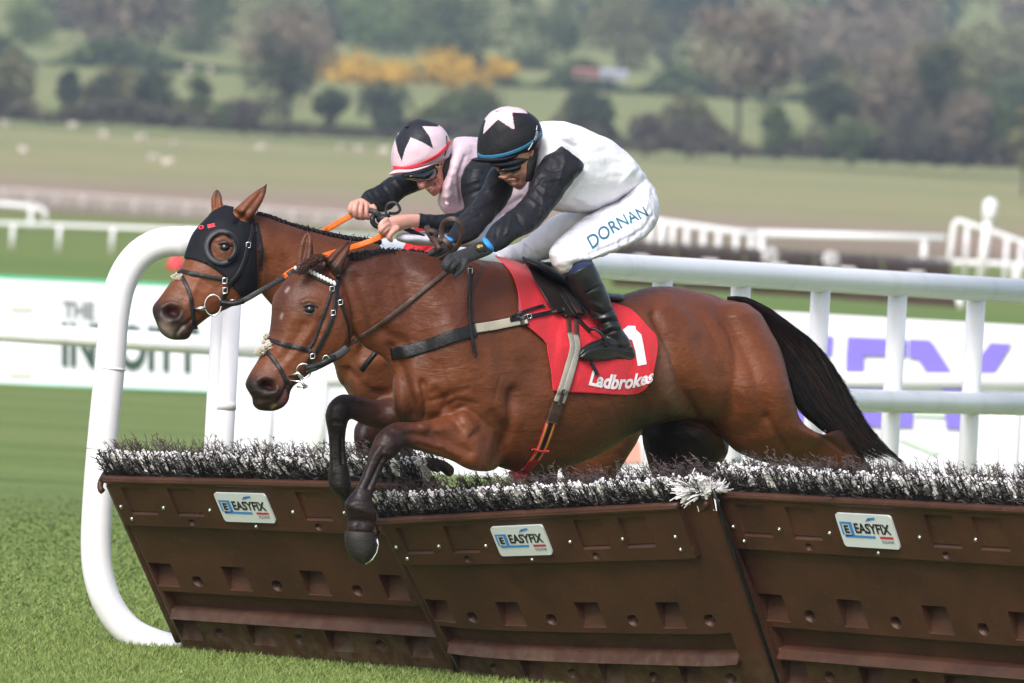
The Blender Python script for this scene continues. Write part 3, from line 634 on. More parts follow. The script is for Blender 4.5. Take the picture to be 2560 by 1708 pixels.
# nearer dark hurdle piece glimpsed under the top rail at right
e = empty('hurdle', PK('V', 2100, 690, 100)); tag(e, 'dark brown hurdle glimpsed under the thick top rail between posts', 'hurdle')
m_ = MB(); a = PK('V', 1935, 672, 130); b = PK('V', 2200, 683, 130); m_.add([a, b, b+Vector((0, 0, -.14)), a+Vector((0, 0, -.10)), a+Vector((0, .2, 0)), b+Vector((0, .2, 0)), b+Vector((0, .2, -.14)), a+Vector((0, .2, -.1))], [(0, 3, 2, 1), (4, 5, 6, 7), (0, 1, 5, 4), (2, 3, 7, 6), (0, 4, 7, 3), (1, 2, 6, 5)]); m_.build('panel', M['farbrown'], e, False)
m_ = MB(); t = PK('V', 2200, 678, 129); m_.tube([t, t+Vector((.04, 0, -.18))], .05, 8); m_.build('post', M['whitepipe'], e)
# advertising boards
M['boardw'] = mat('board_white', (.74, .755, .82), .55, var=.03, vscale=2); M['boardg'] = mat('board_green', (.06, .45, .25), .6); M['inkd'] = mat('dark_green_ink', (.03, .07, .05), .6); M['inkg'] = mat('grey_ink', (.22, .24, .25), .6); M['purple'] = mat('purple_ink', (.22, .17, .68), .6)
M['palegreen'] = mat('pale_green_ink', (.62, .78, .64), .6); M['inky'] = mat('pale_yellow_ink', (.72, .72, .62), .6)
def flat_poly(mb, key, pts, d, back=.003):
    f = [PK(key, x, y, d) for x, y in pts]; n = len(f); b = [q+Vector((0, back, 0)) for q in f]
    mb.add(f+b, [tuple(range(n))[::-1], tuple(range(n, 2*n))]+[(i, (i+1) % n, n+(i+1) % n, n+i) for i in range(n)])
DL = 68
e = empty('advertising_board', Pground(Q('V', 200, 0)[0], 0, DL)); tag(e, 'white board with a green top edge and dark lettering behind the curved fence end', 'advertising board')
m_ = MB(); flat_poly(m_, 'V', [(-60, 634), (560, 664), (560, 902), (-60, 878)], DL, .06); m_.build('board', M['boardw'], e, False)
m_ = MB(); flat_poly(m_, 'V', [(-60, 627), (560, 657), (560, 664.5), (-60, 635)], DL-.005, .07); flat_poly(m_, 'V', [(-60, 877), (560, 901), (560, 904), (-60, 881)], DL-.005, .07); m_.build('edge_trim', M['boardg'], e, False)
def board_text(body, key, quad, d, material, bold=.0):
    v, f = text_mesh(body, 0, bold); q = [np.array(Q(key, *p)) for p in quad]; out = []
    for u, t, _ in v:
        p = (q[0]*(1-u)+q[1]*u)*(1-t)+(q[3]*(1-u)+q[2]*u)*t; out.append(P(p[0], p[1], d))
    return link('lettering', mesh('lettering', out, f), material, e, False)
board_text('THE', 'V', [(144, 728), (216, 732), (216, 694), (144, 690)], DL-.02, M['inkg'], .03)
board_text('INVOITT', 'V', [(142, 842), (455, 858), (455, 752), (142, 738)], DL-.02, M['inkd'], .028)
for q in ([(20, 748), (75, 750), (78, 768), (18, 766)], [(20, 862), (70, 864), (70, 851), (20, 849)], [(22, 700), (74, 702), (70, 712), (22, 710)]):
    m_ = MB(); flat_poly(m_, 'V', q, DL-.02); m_.build('emblem', M['inky'], e, False)
DR = 38
e = empty('advertising_board', Pground(Q('V', 1900, 0)[0], 0, DR)); tag(e, 'long white board with big purple letters behind the tail of the front horse', 'advertising board')
a0 = Pground(Q('V', 532, 0)[0], 1.2, DR); a1 = Pground(Q('V', 2700, 0)[0], 1.2, DR); m_ = MB()
m_.add([a0, a1, (a1.x, a1.y, .0), (a0.x, a0.y, .0), a0+Vector((0, .06, 0)), a1+Vector((0, .06, 0)), (a1.x, a1.y+.06, .0), (a0.x, a0.y+.06, .0)], [(0, 3, 2, 1), (4, 5, 6, 7), (0, 1, 5, 4), (2, 3, 7, 6), (0, 4, 7, 3), (1, 2, 6, 5)]); m_.build('board', M['boardw'], e, False)
m_ = MB()
for pg in ([(330, 572), (645, 585), (635, 722), (330, 710)], [(330, 1095), (640, 1105), (640, 1235), (330, 1225)], [(330, 875), (560, 885), (560, 950), (330, 940)],
           [(755, 590), (1185, 608), (1185, 728), (745, 722)], [(745, 722), (870, 725), (860, 1120), (735, 1115)], [(860, 880), (1120, 890), (1110, 985), (860, 975)], [(735, 1115), (1230, 1130), (1222, 1245), (735, 1235)],
           [(1200, 608), (1340, 613), (1372, 640), (1560, 930), (1380, 930), (1265, 745), (1200, 738)], [(1790, 633), (1940, 640), (1760, 935), (1570, 930)], [(1440, 930), (1700, 935), (1600, 1258), (1470, 1253)]):
    flat_poly(m_, 'K', pg, DR-.02)
m_.build('lettering', M['purple'], e, False)
m_ = MB(); flat_poly(m_, 'K', [(1240, 1135), (1460, 1142), (1460, 1170), (1240, 1160)], DR-.02); flat_poly(m_, 'K', [(1150, 1300), (1420, 1420), (1380, 1440), (1120, 1330)], DR-.02); m_.build('pale_stripe', M['palegreen'], e, False)
m_ = MB(); flat_poly(m_, 'V', [(1440, 1020), (1466, 1010), (1472, 1060), (1415, 1062)], DR-.02); m_.build('red_mark', mat('pale_red_ink', (.78, .32, .26), .6), e, False)
# red marker blob on the turf
e = PK('V', 405, 602, 150); m_ = MB(); m_.tube([e+Vector((0, 0, -.12)), e+Vector((0, 0, .0)), e+Vector((0, 0, .12))], [.16, .13, .04], 12); tag(m_.build('marker_cone', M['redband']), 'small red cone on the grass under the curved fence end', 'marker cone')
# ---------------------------------------------------------------- near wing fence
def wingd(vx): return float(np.interp(vx, [245, 430, 2700], [1.35, 1.5, 14.2]))
e = empty('wing_fence', PK('V', 410, 1487, 1.3)); tag(e, 'large white plastic wing fence with a curved end beside the hurdles', 'fence')
pts = []
for x, y in [(412, 1492), (360, 1480), (300, 1452), (255, 1400), (228, 1330), (220, 1250), (226, 1120), (238, 980), (252, 840), (262, 720), (282, 640), (320, 585), (370, 558), (430, 553)]: pts.append((*Q('V', x, y), 1.35))
s_ = resample(pts, 18); m_ = MB(); m_.tube([P(*q) for q in s_]+[P(*Q('V', x, 553+(x-430)*.0605), wingd(x)) for x in (470, 700, 1100, 1500, 2000, 2600)], .0575, 24); m_.build('top_rail', M['whitepipe'], e)
def wpost(vx, z=1.5, r=.043, zb=0):
    d = wingd(vx); t = Pground(Q('V', vx, 0)[0], z, d); b = MB(); b.tube([t, (t.x, t.y, zb)], r, 16); b.build('post', M['whitepipe'], e)
wx = [1702, 1885, 2062, 2242, 2425]
for x in wx: wpost(x)
for x in (1522,): wpost(x)
t = Pground(Q('V', 530, 0)[0], 1.45, 1.8); b = MB(); b.tube([t, (t.x, t.y, 0)], .048, 20); b.tube([(t.x, t.y, .9), (t.x, t.y, .93)], .0505, 20); b.build('post', M['whitepipe'], e)
b = MB(); b.tube([t+Vector((-.035, -.02, 0)), (t.x-.035, t.y-.02, 0)], .03, 12); b.build('post', M['whitepipe'], e)
m_ = MB(); m_.tube([Pground(Q('V', x, 0)[0], .97, wingd(x)) for x in (1400, 1800, 2200, 2600)], .052, 20); m_.build('lower_rail', M['whitepipe'], e)
for x in (2322,):
    d = wingd(x)+1; t = Pground(Q('V', x, 0)[0], .92, d); b = MB(); b.tube([t, (t.x, t.y, 0)], .045, 14); b.build('post', M['whitepipe'], e)
for s in ((252, 845), (233, 1030)):
    p = PK('V', s[0]+1, s[1], 1.35); b = MB(); dr = Vector((.055, 0, 1)).normalized(); b.tube([p-dr*.004, p+dr*.004], .0592, 24); b.build('joint_ring', M['whitepipe'], e)
# ================================================================ hurdles
M['hurdle'] = mat('brown_moulded_plastic', (.056, .0215, .011), .5, spec=.4, var=.28, vscale=5, bump=.12, bscale=70)
def scuff(m):
    t = m.node_tree; b = t.nodes['Principled BSDF']; src = b.inputs['Base Color'].links[0].from_socket; g = t.nodes.new('ShaderNodeNewGeometry')
    def lay(src, scale, vec, lo, hi, colr, k, mask=None):
        mp = t.nodes.new('ShaderNodeMapping'); mp.inputs['Scale'].default_value = vec; mp.inputs['Rotation'].default_value = (0, math.radians(8), 0); t.links.new(g.outputs['Position'], mp.inputs[0])
        n = t.nodes.new('ShaderNodeTexNoise'); n.inputs['Scale'].default_value = scale; n.inputs['Detail'].default_value = 7; t.links.new(mp.outputs[0], n.inputs[0])
        r = t.nodes.new('ShaderNodeMapRange'); r.inputs[1].default_value = lo; r.inputs[2].default_value = hi; r.inputs[4].default_value = k; t.links.new(n.outputs[0], r.inputs[0]); f = r.outputs[0]
        if mask:
            sx = t.nodes.new('ShaderNodeSeparateXYZ'); t.links.new(g.outputs['Position'], sx.inputs[0]); z = t.nodes.new('ShaderNodeMapRange'); z.inputs[1].default_value = mask; z.inputs[2].default_value = 0; t.links.new(sx.outputs[2], z.inputs[0])
            mu = t.nodes.new('ShaderNodeMath'); mu.operation = 'MULTIPLY'; t.links.new(f, mu.inputs[0]); t.links.new(z.outputs[0], mu.inputs[1]); f = mu.outputs[0]
        x = t.nodes.new('ShaderNodeMix'); x.data_type = 'RGBA'; t.links.new(f, x.inputs[0]); t.links.new(src, x.inputs[6]); x.inputs[7].default_value = (*colr, 1); return x.outputs[2]
    c = lay(src, 9, (1, 1, 9), .60, .72, (.12, .08, .055), .16); c = lay(c, 60, (1, 1, .18), .66, .74, (.15, .11, .085), .30); c = lay(c, 22, (1, 1, 1), .42, .62, (.10, .075, .045), .8, .22)
    t.links.new(c, b.inputs['Base Color'])
scuff(M['hurdle'])
M['twig'] = mat('dark_twig', (.011, .007, .008), .6, var=.4, vscale=20)
M['twig_grey'] = mat('grey_brown_twig', (.085, .06, .06), .8, var=.3, vscale=20)
M['bristle'] = mat('white_bristle', (.78, .76, .77), .6, var=.12, vscale=25)
M['plaque'] = mat('plaque_white', (.66, .71, .73), .3, spec=.6)
M['pblue'] = mat('plaque_blue', (.05, .24, .62), .4); M['pblack'] = mat('plaque_black', (.02, .02, .025), .4); M['pred'] = mat('plaque_red', (.55, .03, .05), .4)
SQ_U = [.055, .285, .53, .775]; HO_U = [.155, .405, .655, .885]; POC = [.055, .20, .60, .735]; PW = .082
def panel_h(u, v, bow):
    h = 0.0
    if v > .735: h = .022
    elif v > .722: h = -.004
    if v > .975: h += .012*math.sin(math.pi*min(1, (v-.975)/.025)*.6)
    if u > .925 and v > .722: h = .0
    if .80 < v < .955:
        for c in POC:
            if c < u < c+PW:
                k = (v-.80)/.155; h = .022-.013*min(1, k*.6+.4)
                if v < .815: h = .020-.013*(v-.80)/.015*1.0
    for su in SQ_U:
        if abs(u-su) < .035:
            if .365 < v < .50: h = -.06*((v-.365)/.135)-.004
            if .055 < v < .165: h = -.05*((v-.055)/.11)-.004
    for (hv, r) in ((.405, .0125), (.105, .0115)):
        for su in HO_U:
            q = ((u-su)/r)**2+((v-hv)/(r*1.95))**2
            if q < 1.5: h -= .034*min(1, max(0, (1.35-q)/.8))
    for su in (.235, .63):
        q = ((u-su)/.008)**2+((v-.765)/.014)**2
        if q < 1.5: h -= .016*min(1, max(0, (1.35-q)/.8))
    e = min(1, u/.03)*1.0
    if .028 < u < .93:
        if .225 < v <= .335: h = -.035
        if .195 < v <= .225: h = .028*(.225-v)/.03-.006*(1-(.225-v)/.03)
        elif .186 < v <= .195: h = .028*(v-.186)/.009
    if u > .965: h -= .03*((u-.965)/.035)**2
    if u < .02: h -= .02*(1-u/.02)**2
    if abs(v-.735) < .0 : h -= .0
    return h
def hurdle(BL, BR, TL, TR, label, bow, seed, fringe=(0, 1)):
    bl, br, tl, tr = [Vector(q) for q in (BL, BR, TL, TR)]
    N = (br-bl).cross(tl-bl).normalized()
    if N.y > 0: N = -N
    e = empty('hurdle', bl); tag(e, label, 'hurdle', 'moulded brown hurdle sections with brush tops')
    def W(u, v, h=0):
        p = (bl*(1-u)+br*u)*(1-v)+(tl*(1-u)+tr*u)*v
        b = bow*(1-v)**1.0*(1-math.exp(-u/.16))*(1 if u < .85 else max(0, (1-u)/.15)**.5)
        return p+N*(h+b)
    def lines(feat, n):
        a = sorted(set([round(i/n, 5) for i in range(n+1)]+[round(f+s*.0012, 5) for f in feat for s in (-1, 1) if 0 < f < 1])); return a
    fu = []
    for c in SQ_U: fu += [c-.035, c+.035]
    for c in POC: fu += [c, c+PW]
    fu += [.925, .93, .028]
    fv = [.735, .722, .80, .815, .955, .365, .50, .055, .165, .225, .195, .186, .335, .975]
    us = lines(fu, 300); vs_ = lines(fv, 150); nu = len(us); nv = len(vs_); vs = []; fs = []
    for v in vs_:
        for u in us: vs.append(W(u, v, panel_h(u, v, bow)))
    for j in range(nv-1):
        for i in range(nu-1): fs.append((j*nu+i, j*nu+i+1, (j+1)*nu+i+1, (j+1)*nu+i))
    # back skin and closing edges
    n0 = len(vs)
    ring = [(u, 0) for u in us]+[(1, v) for v in vs_[1:]]+[(u, 1) for u in us[::-1][1:]]+[(0, v) for v in vs_[::-1][1:-1]]
    ridx = [i for i in range(nu)]+[j*nu+nu-1 for j in range(1, nv)]+[(nv-1)*nu+i for i in range(nu-2, -1, -1)]+[j*nu for j in range(nv-2, 0, -1)]
    for u, v in ring: vs.append(W(u, v, -.055))
    m = len(ring)
    for k in range(m): fs.append((ridx[k], n0+k, n0+(k+1) % m, ridx[(k+1) % m]))
    fs.append(tuple(n0+k for k in range(m))[::-1])
    o = link('panel', mesh('panel', vs, fs), M['hurdle'], e); o.data.set_sharp_from_angle(angle=math.radians(32))
    # rounded top lip and side return
    mb = MB(); mb.tube([W(u, .995, .012) for u in np.linspace(0, .925, 24)], .014, 10); mb.build('lip', M['hurdle'], e)
    mb = MB()
    for s in np.linspace(0, 1, 2): pass
    mb.tube([W(.93+.065*t, .985-.04*math.sin(math.pi*t), -.01) for t in np.linspace(0, 1, 9)], .011, 8); mb.build('lip', M['hurdle'], e)
    mb = MB(); mb.tube([W(-.012-.012*math.sin(math.pi*t), .995-.07*t, -.012-.03*math.cos(math.pi*t)) for t in np.linspace(0, 1, 9)], .012, 8); mb.tube([W(-.008, v, -.03) for v in np.linspace(.02, .93, 12)], .022, 10); mb.build('side_return', M['hurdle'], e)
    # bolts
    for u, v in [(.03, .845), (.165, .845), (.31, .84), (.57, .845), (.73, .85), (.888, .85), (.048, .775), (.435, .757), (.89, .785)]:
        mb = MB(); c = W(u, v, .0225); 
        ring_ = [(0, 0), (.6, .004), (.9, .003), (1, 0)]
        mb.tube([c, c+N*.003], .0085, 10); mb.tube([c+N*.003, c+N*.007], [.0065, .0045], 8); mb.build('bolt', M['metal'], e)
    # plaque
    q0, q1, q2, q3 = (.347, .785), (.507, .785), (.497, .945), (.347, .945)
    rr = []
    c = [(q0[0], q0[1]), (q1[0], q1[1]), (q2[0]+.01, q2[1]), (q3[0], q3[1])]
    for k in range(4):
        p = np.array(c[k]); a = np.array(c[k-1])-p; b = np.array(c[(k+1) % 4])-p; a = a/np.linalg.norm(a*[1.68, .75]); b = b/np.linalg.norm(b*[1.68, .75])
        for t in np.linspace(0, 1, 6): rr.append(p+a*.016*(1-t)**2+b*.016*t**2)
    mb = MB(); f = [W(x, y, .030) for x, y in rr]; b_ = [W(x, y, .0225) for x, y in rr]; n = len(f)
    mb.add(f+b_, [tuple(range(n))]+[(i, n+i, n+(i+1) % n, (i+1) % n) for i in range(n)]); pl = mb.build('plaque', M['plaque'], e, False)
    def pr(u, v): return W(.347+.16*u, .785+.16*v, .031)
    def shape(polys, m_, name='print'):
        mb = MB()
        for pg in polys:
            if 'x' in pg: pg = pg['x']
            mb.add([pr(*q)+N*.0006 for q in pg], [tuple(range(len(pg)))])
        mb.build(name, m_, pl, False)
    shape([[(.08, .30), (.62, .30), (.62, .37), (.08, .37)], [(.08, .30), (.26, .30), (.26, .38), (.08, .38)], [(.20, .37), (.26, .37), (.26, .76), (.20, .76)], [(.08, .70), (.21, .70), (.21, .76), (.08, .76)], [(.045, .37), (.075, .37), (.075, .76), (.045, .76)], [(.52, .80), (.60, .83), (.66, .92), (.58, .90)], [(.58, .82), (.72, .88), (.70, .94), (.60, .90)]], M['pblue'])
    shape([[(.70, .30), (.94, .30), (.94, .37), (.70, .37)]], M['pred'])
    def ptxt(s, u0, v0, u1, v1, bold, m_):
        v, f = text_mesh(s, 0, bold); link('lettering', mesh('lettering', [pr(u0+(u1-u0)*a, v0+(v1-v0)*b)+N*.0006 for a, b, _ in v], f), m_, pl, False)
    ptxt('E', .10, .42, .185, .66, .05, M['pblack']); ptxt('EASYFIX', .29, .43, .93, .74, .035, M['pblack']); ptxt('EQUINE', .72, .15, .93, .25, .0, M['pblack'])
    # moulded (raised) lettering on the plate
    v_, f_ = text_mesh('EASYFIX', 0, 0); link('moulded_lettering', mesh('moulded_lettering', [W(.33+.19*a, .60+.055*b, .0018) for a, b, _ in v_], f_), M['hurdle'], e, False)
    # brush
    r = random.Random(seed); up = (tl-bl).normalized(); side = (br-bl).normalized(); Nb = -N; H = (tl-bl).length
    dark = MB(); grey = MB(); white = MB()
    def twig(mb, u, back, ln, rad, jit, segs=4, branch=7, bl_=(.012, .032)):
        p = W(u, 1.0, 0)+Nb*back-up*.012; d = (up+side*r.gauss(-.05, jit)+Nb*r.gauss(.02, jit*.6)).normalized(); pts = [p]
        for k in range(segs):
            d = (d+side*r.gauss(0, jit*.9)+Nb*r.gauss(0, jit*.5)+up*.12).normalized(); p = p+d*(ln/segs); pts.append(p)
        mb.tube(pts, [rad*(1-.55*k/segs) for k in range(segs+1)], 3, False)
        for _ in range(branch):
            t = r.uniform(.15, 1)*segs; k = min(segs-1, int(t)); q = pts[k].lerp(pts[k+1], t-k); sg = r.choice((-1, 1)); dd = (side*sg*r.uniform(.5, 1.2)+up*r.uniform(-.1, .9)+N*r.gauss(0, .35)).normalized(); L = r.uniform(*bl_)
            mb.tube([q, q+dd*L*.5, q+(dd+up*r.uniform(-.2, .4)).normalized()*L], [rad*.75, rad*.62, rad*.4], 3, False)
    ncl = 36
    for c_ in range(ncl):
        for i in range(6):
            twig(dark, (c_+.5)/ncl*1.0+r.gauss(0, .0035), r.uniform(.0, .02), r.uniform(.09, .128), .0034, .16, 4, 6)
    for i in range(120):
        twig(dark, r.random(), r.uniform(.0, .02), r.uniform(.05, .11), .0024, .4)
    for i in range(560):
        twig(grey, r.random(), r.uniform(.055, .125), r.uniform(.085, .125), .0019, .3, 3, 6, (.010, .026))
    for i in range(1900):
        u = r.random(); back = r.uniform(.016, .05); p = W(u, 1, 0)+Nb*back+up*r.uniform(-.012, .066); d = (up+side*r.gauss(-.04, .22)+N*r.uniform(-.1, .3)).normalized()
        L = r.uniform(.018, .034); wd_ = r.uniform(.004, .0075); white.tube([p, p+d*L*.5, p+d*L+side*r.gauss(0, .004)], [wd_, wd_, wd_*.8], 5)
    b1 = dark.build('brush', M['twig'], e, False); b2 = grey.build('rear_brush', M['twig_grey'], e, False); b3 = white.build('white_bristles', M['bristle'], e, False)
    # solid dark root of the brush
    mb = MB(); mb.add([W(0, .97, -.0), W(.93, .97, -.0), W(.93, 1.0, -.01)+up*.02, W(0, 1.0, -.01)+up*.02, W(0, .97, -.14), W(.93, .97, -.14), W(.93, 1, -.14)+up*.02, W(0, 1, -.14)+up*.02], [(0, 1, 2, 3), (4, 7, 6, 5), (3, 2, 6, 7), (0, 4, 5, 1), (0, 3, 7, 4), (1, 5, 6, 2)]); mb.build('brush_root', M['twig'], e, False)
    return W, N, up
HB = lambda vx: -.15-(vx-1200)/625.0/1.0
def base_d(vx):  # hurdle line runs at 45 degrees
    return 1.11-(vx-412)/625.0*.985
def hpt(vx, vy, lean=0): 
    px, py = Q('V', vx, vy); return P(px, py, base_d(vx) if not lean else lean)
LN = .307
def corners(bl, br, tl, tr, off=0, lean=LN):
    dbl = base_d(bl[0])+off; dbr = base_d(br[0])+off
    return [PK('V', *bl, dbl), PK('V', *br, dbr), PK('V', *tl, dbl-lean), PK('V', *tr, dbr-lean)]
W1 = hurdle(*corners((412, 1487), (1150, 1546), (238, 1093), (976, 1110)), 'brown hurdle section at the left end, behind the hanging forelegs', 0, 1)
W2 = hurdle(*corners((1052, 1556), (1800, 1590), (868, 1190), (1620, 1150), off=-.16, lean=.36), 'middle brown hurdle section with the bowed lower ledge', .055, 2)
W3 = hurdle(*corners((1800, 1592), (2600, 1666), (1645, 1128), (2447, 1169), off=-.12), 'brown hurdle section at the right end, right of the white brush tuft', 0, 3)
# white tuft where two sections meet
m_ = MB(); r = random.Random(5); c0 = PK('V', 1592, 1128, base_d(1780)-.5)
for k in range(420):
    a = r.gauss(2.35, .9); L = r.uniform(.04, .078); d_ = Vector((math.cos(a), r.gauss(-.25, .35), math.sin(a)*.55)).normalized(); s0 = c0+Vector((r.gauss(.02, .02), r.gauss(0, .02), r.gauss(0, .008)))
    m_.tube([s0, s0+d_*L*.6, s0+d_*L+Vector((0, 0, -.006))], [.003, .0028, .0018], 3, False)
for k in range(160):
    a = r.gauss(.9, .5); L = r.uniform(.03, .06); d_ = Vector((math.cos(a), r.gauss(-.25, .35), math.sin(a)*.6)).normalized(); s0 = c0+Vector((.075+r.gauss(0, .015), r.gauss(0, .02), .005))
    m_.tube([s0, s0+d_*L], [.003, .002], 3, False)
tag(m_.build('brush_tuft', M['bristle'], smooth=False), 'white bristle tuft tied where the middle and right hurdle sections meet', 'brush tuft')
# black elastic cord down the joint
m_ = MB(); m_.tube([PK('V', 1636, 1122, base_d(1636+160)-.53), PK('V', 1655, 1180, base_d(1815)-.47), PK('V', 1712, 1350, base_d(1815)-.32), PK('V', 1796, 1600, base_d(1815)-.17)], .007, 8); tag(m_.build('cord', M['leather']), 'black cord running down the joint between the middle and right hurdles', 'cord')
# ================================================================ front horse
def B1(px): return (px/1.0894-1300)/625*.75-.38
BAY = (.235, .078, .030); DK = (.016, .010, .009); BR = (.105, .034, .016); LT = (.30, .125, .055)
mb = MB()
# trunk
loft(mb, 'V', [(905, 850, 930, 968, .06, .10), (955, 720, 962, 985, .06, .18), (1035, 605, 1030, 1015, .02, .24), (1120, 598, 1110, 1060, 0, .27), (1200, 618, 1200, 1086, 0, .285), (1290, 655, 1290, 1075, 0, .30), (1370, 688, 1380, 1042, 0, .31),
     (1440, 672, 1465, 990, 0, .31), (1515, 656, 1555, 965, 0, .30), (1590, 666, 1640, 965, 0, .275), (1660, 687, 1715, 980, 0, .24), (1722, 745, 1778, 985, 0, .17), (1770, 820, 1815, 960, 0, .1)], B1, n=36, ex=2.15)
# withers ridge / neck
loft(mb, 'V', [(752, 610, 800, 745, .12, .065), (800, 584, 832, 795, .08, .075), (870, 572, 880, 822, .05, .085), (950, 576, 905, 870, .03, .11), (1030, 591, 925, 930, .02, .16), (1105, 600, 960, 985, 0, .21)], B1, n=32)
# head
def BH(px): return (px/1.0894-760)/625*.42-.93
loft(mb, 'A', [(1035, 545, 1215, 640, .03, .055), (945, 610, 1262, 760, .0, .085), (868, 690, 1285, 880, 0, .105), (812, 775, 1278, 985, 0, .108), (803, 870, 1240, 1080, 0, .10), (792, 968, 1165, 1140, 0, .088), (764, 1055, 1065, 1195, 0, .074), (722, 1138, 985, 1262, 0, .064),
     (676, 1215, 935, 1300, 0, .06), (645, 1282, 914, 1340, 0, .062), (664, 1325, 912, 1362, 0, .056), (692, 1368, 906, 1385, 0, .05), (688, 1400, 886, 1410, 0, .044), (712, 1432, 850, 1434, 0, .03)], BH, n=32, ex=2.35, cap=.2)
# jaw disc gives the flat round cheek
loft(mb, 'A', [(1040, 830, 1200, 1150, -.03, .05), (1120, 770, 1240, 1110, -.02, .07), (1190, 740, 1275, 1040, 0, .08)], BH, n=24)
# ears
loft(mb, 'A', [(1108, 545, 1215, 665, -.05, .03), (1128, 535, 1225, 610, -.06, .028), (1165, 500, 1243, 565, -.06, .024), (1210, 462, 1265, 510, -.06, .018), (1255, 432, 1282, 458, -.06, .01), (1284, 410, 1290, 416, -.06, .004)], BH, n=18, cap=.1)
loft(mb, 'A', [(945, 620, 1050, 590, .03, .03), (948, 560, 1055, 545, .03, .026), (957, 490, 1058, 480, .03, .022), (975, 430, 1052, 425, .03, .017), (998, 392, 1036, 388, .03, .009), (1014, 373, 1022, 371, .03, .004)], BH, n=18, cap=.1)
# near foreleg
LF = -.19
loft(mb, 'F', [(1640, -80, 1690, 420, .09, .10), (1500, 110, 1600, 600, -.05, .11), (1340, 200, 1500, 735, -.13, .11), (1235, 250, 1415, 752, LF, .10), (1130, 298, 1290, 733, LF, .085), (1010, 335, 1130, 655, LF, .07), (905, 353, 985, 610, LF, .058), (800, 366, 845, 575, LF, .05)], B1, n=24, ex=2.2)
loft(mb, 'F', [(860, 362, 880, 590, LF, .05), (740, 360, 810, 560, LF, .05), (650, 392, 790, 560, LF, .052), (575, 450, 762, 590, LF, .05), (535, 530, 705, 645, LF, .045), (512, 610, 655, 668, LF, .036), (488, 690, 612, 735, LF, .032), (452, 780, 588, 800, LF, .031), (405, 875, 552, 895, LF, .034),
     (350, 945, 535, 975, LF, .04), (312, 1000, 562, 1055, LF, .045), (325, 1085, 575, 1125, LF, .043), (330, 1150, 560, 1180, LF, .038), (328, 1210, 545, 1225, LF, .038)], B1, n=24)
# far foreleg
FF = .17
loft(mb, 'F', [(900, 170, 960, 470, .08, .09), (760, 172, 800, 440, .12, .08), (620, 188, 640, 425, FF, .07), (500, 178, 500, 400, FF, .06), (400, 150, 420, 365, FF, .055)], B1, n=22)
loft(mb, 'F', [(470, 172, 470, 385, FF, .05), (345, 140, 385, 345, FF, .052), (260, 155, 358, 340, FF, .052), (192, 215, 348, 360, FF, .052), (166, 300, 335, 400, FF, .05), (172, 370, 330, 430, FF, .042), (188, 470, 326, 480, FF, .034), (194, 580, 326, 580, FF, .031), (197, 690, 345, 690, FF, .033), (190, 770, 365, 775, FF, .038),
     (188, 830, 374, 850, FF, .042), (212, 890, 366, 915, FF, .04), (270, 950, 380, 985, FF, .035), (320, 1020, 400, 1040, FF, .035)], B1, n=22)
# near hind leg
LH = -.13
loft(mb, 'E', [(640, 330, 1180, 300, .0, .2), (700, 620, 1325, 560, -.06, .19), (735, 900, 1392, 800, LH, .16), (795, 1085, 1438, 980, LH, .14), (880, 1190, 1472, 1082, LH, .12), (985, 1310, 1540, 1150, LH, .10), (1200, 1400, 1650, 1190, LH, .075), (1430, 1430, 1730, 1160, LH, .06), (1650, 1440, 1800, 1160, LH, .052),
     (1800, 1480, 1880, 1250, LH, .045), (1900, 1560, 1970, 1400, LH, .036), (2010, 1660, 2080, 1560, LH, .032), (2130, 1770, 2200, 1700, LH, .04), (2200, 1850, 2300, 1800, LH, .035)], B1, n=26)
# far hind leg
RH = .2
loft(mb, 'E', [(420, 700, 1000, 700, .1, .17), (330, 1050, 960, 1050, RH, .15), (305, 1200, 950, 1200, RH, .14), (330, 1330, 940, 1330, RH, .12), (370, 1460, 860, 1450, RH, .09), (470, 1600, 780, 1560, RH, .06), (600, 1750, 800, 1680, RH, .045), (760, 1860, 900, 1780, RH, .035)], B1, n=24)
me = remesh(mb, .0062); S = Skin(me).smooth(9, .5)
# carve muscles, veins, folds (measured in the same crops)
S.carve('A', [([(1030, 840)], 26, .010), ([(1030, 840)], 10, -.009), ([(985, 800), (1030, 780), (1085, 800)], 6, .006), ([(930, 900), (880, 1000), (850, 1090)], 14, .006), ([(1000, 930), (940, 1040), (900, 1110)], 10, -.005), ([(1060, 940), (980, 1060), (905, 1150)], 9, .005),
  ([(1100, 900), (1060, 1000), (1010, 1090)], 9, -.006), ([(1265, 1000), (1200, 1110), (1080, 1180)], 8, .005), ([(1240, 760), (1285, 900), (1262, 1040)], 6, -.009), ([(760, 1295), (815, 1310)], 15, -.006), ([(762, 1282), (800, 1296)], 12, -.034), ([(728, 1262), (770, 1245), (820, 1256), (838, 1310)], 6, .009), ([(690, 1330), (760, 1352), (830, 1330)], 8, .006),
  ([(900, 1290), (870, 1350), (835, 1395), (815, 1425)], 4, -.010), ([(860, 1370), (850, 1410)], 9, .005), ([(895, 1330), (870, 1410)], 8, .006), ([(850, 1195), (900, 1170)], 9, .004), ([(880, 700), (850, 800)], 8, -.003)])
S.carve('A', [([(1140, 600), (1190, 540), (1265, 440)], 5.5, -.012), ([(985, 560), (1005, 480), (1015, 400)], 8, -.014)])
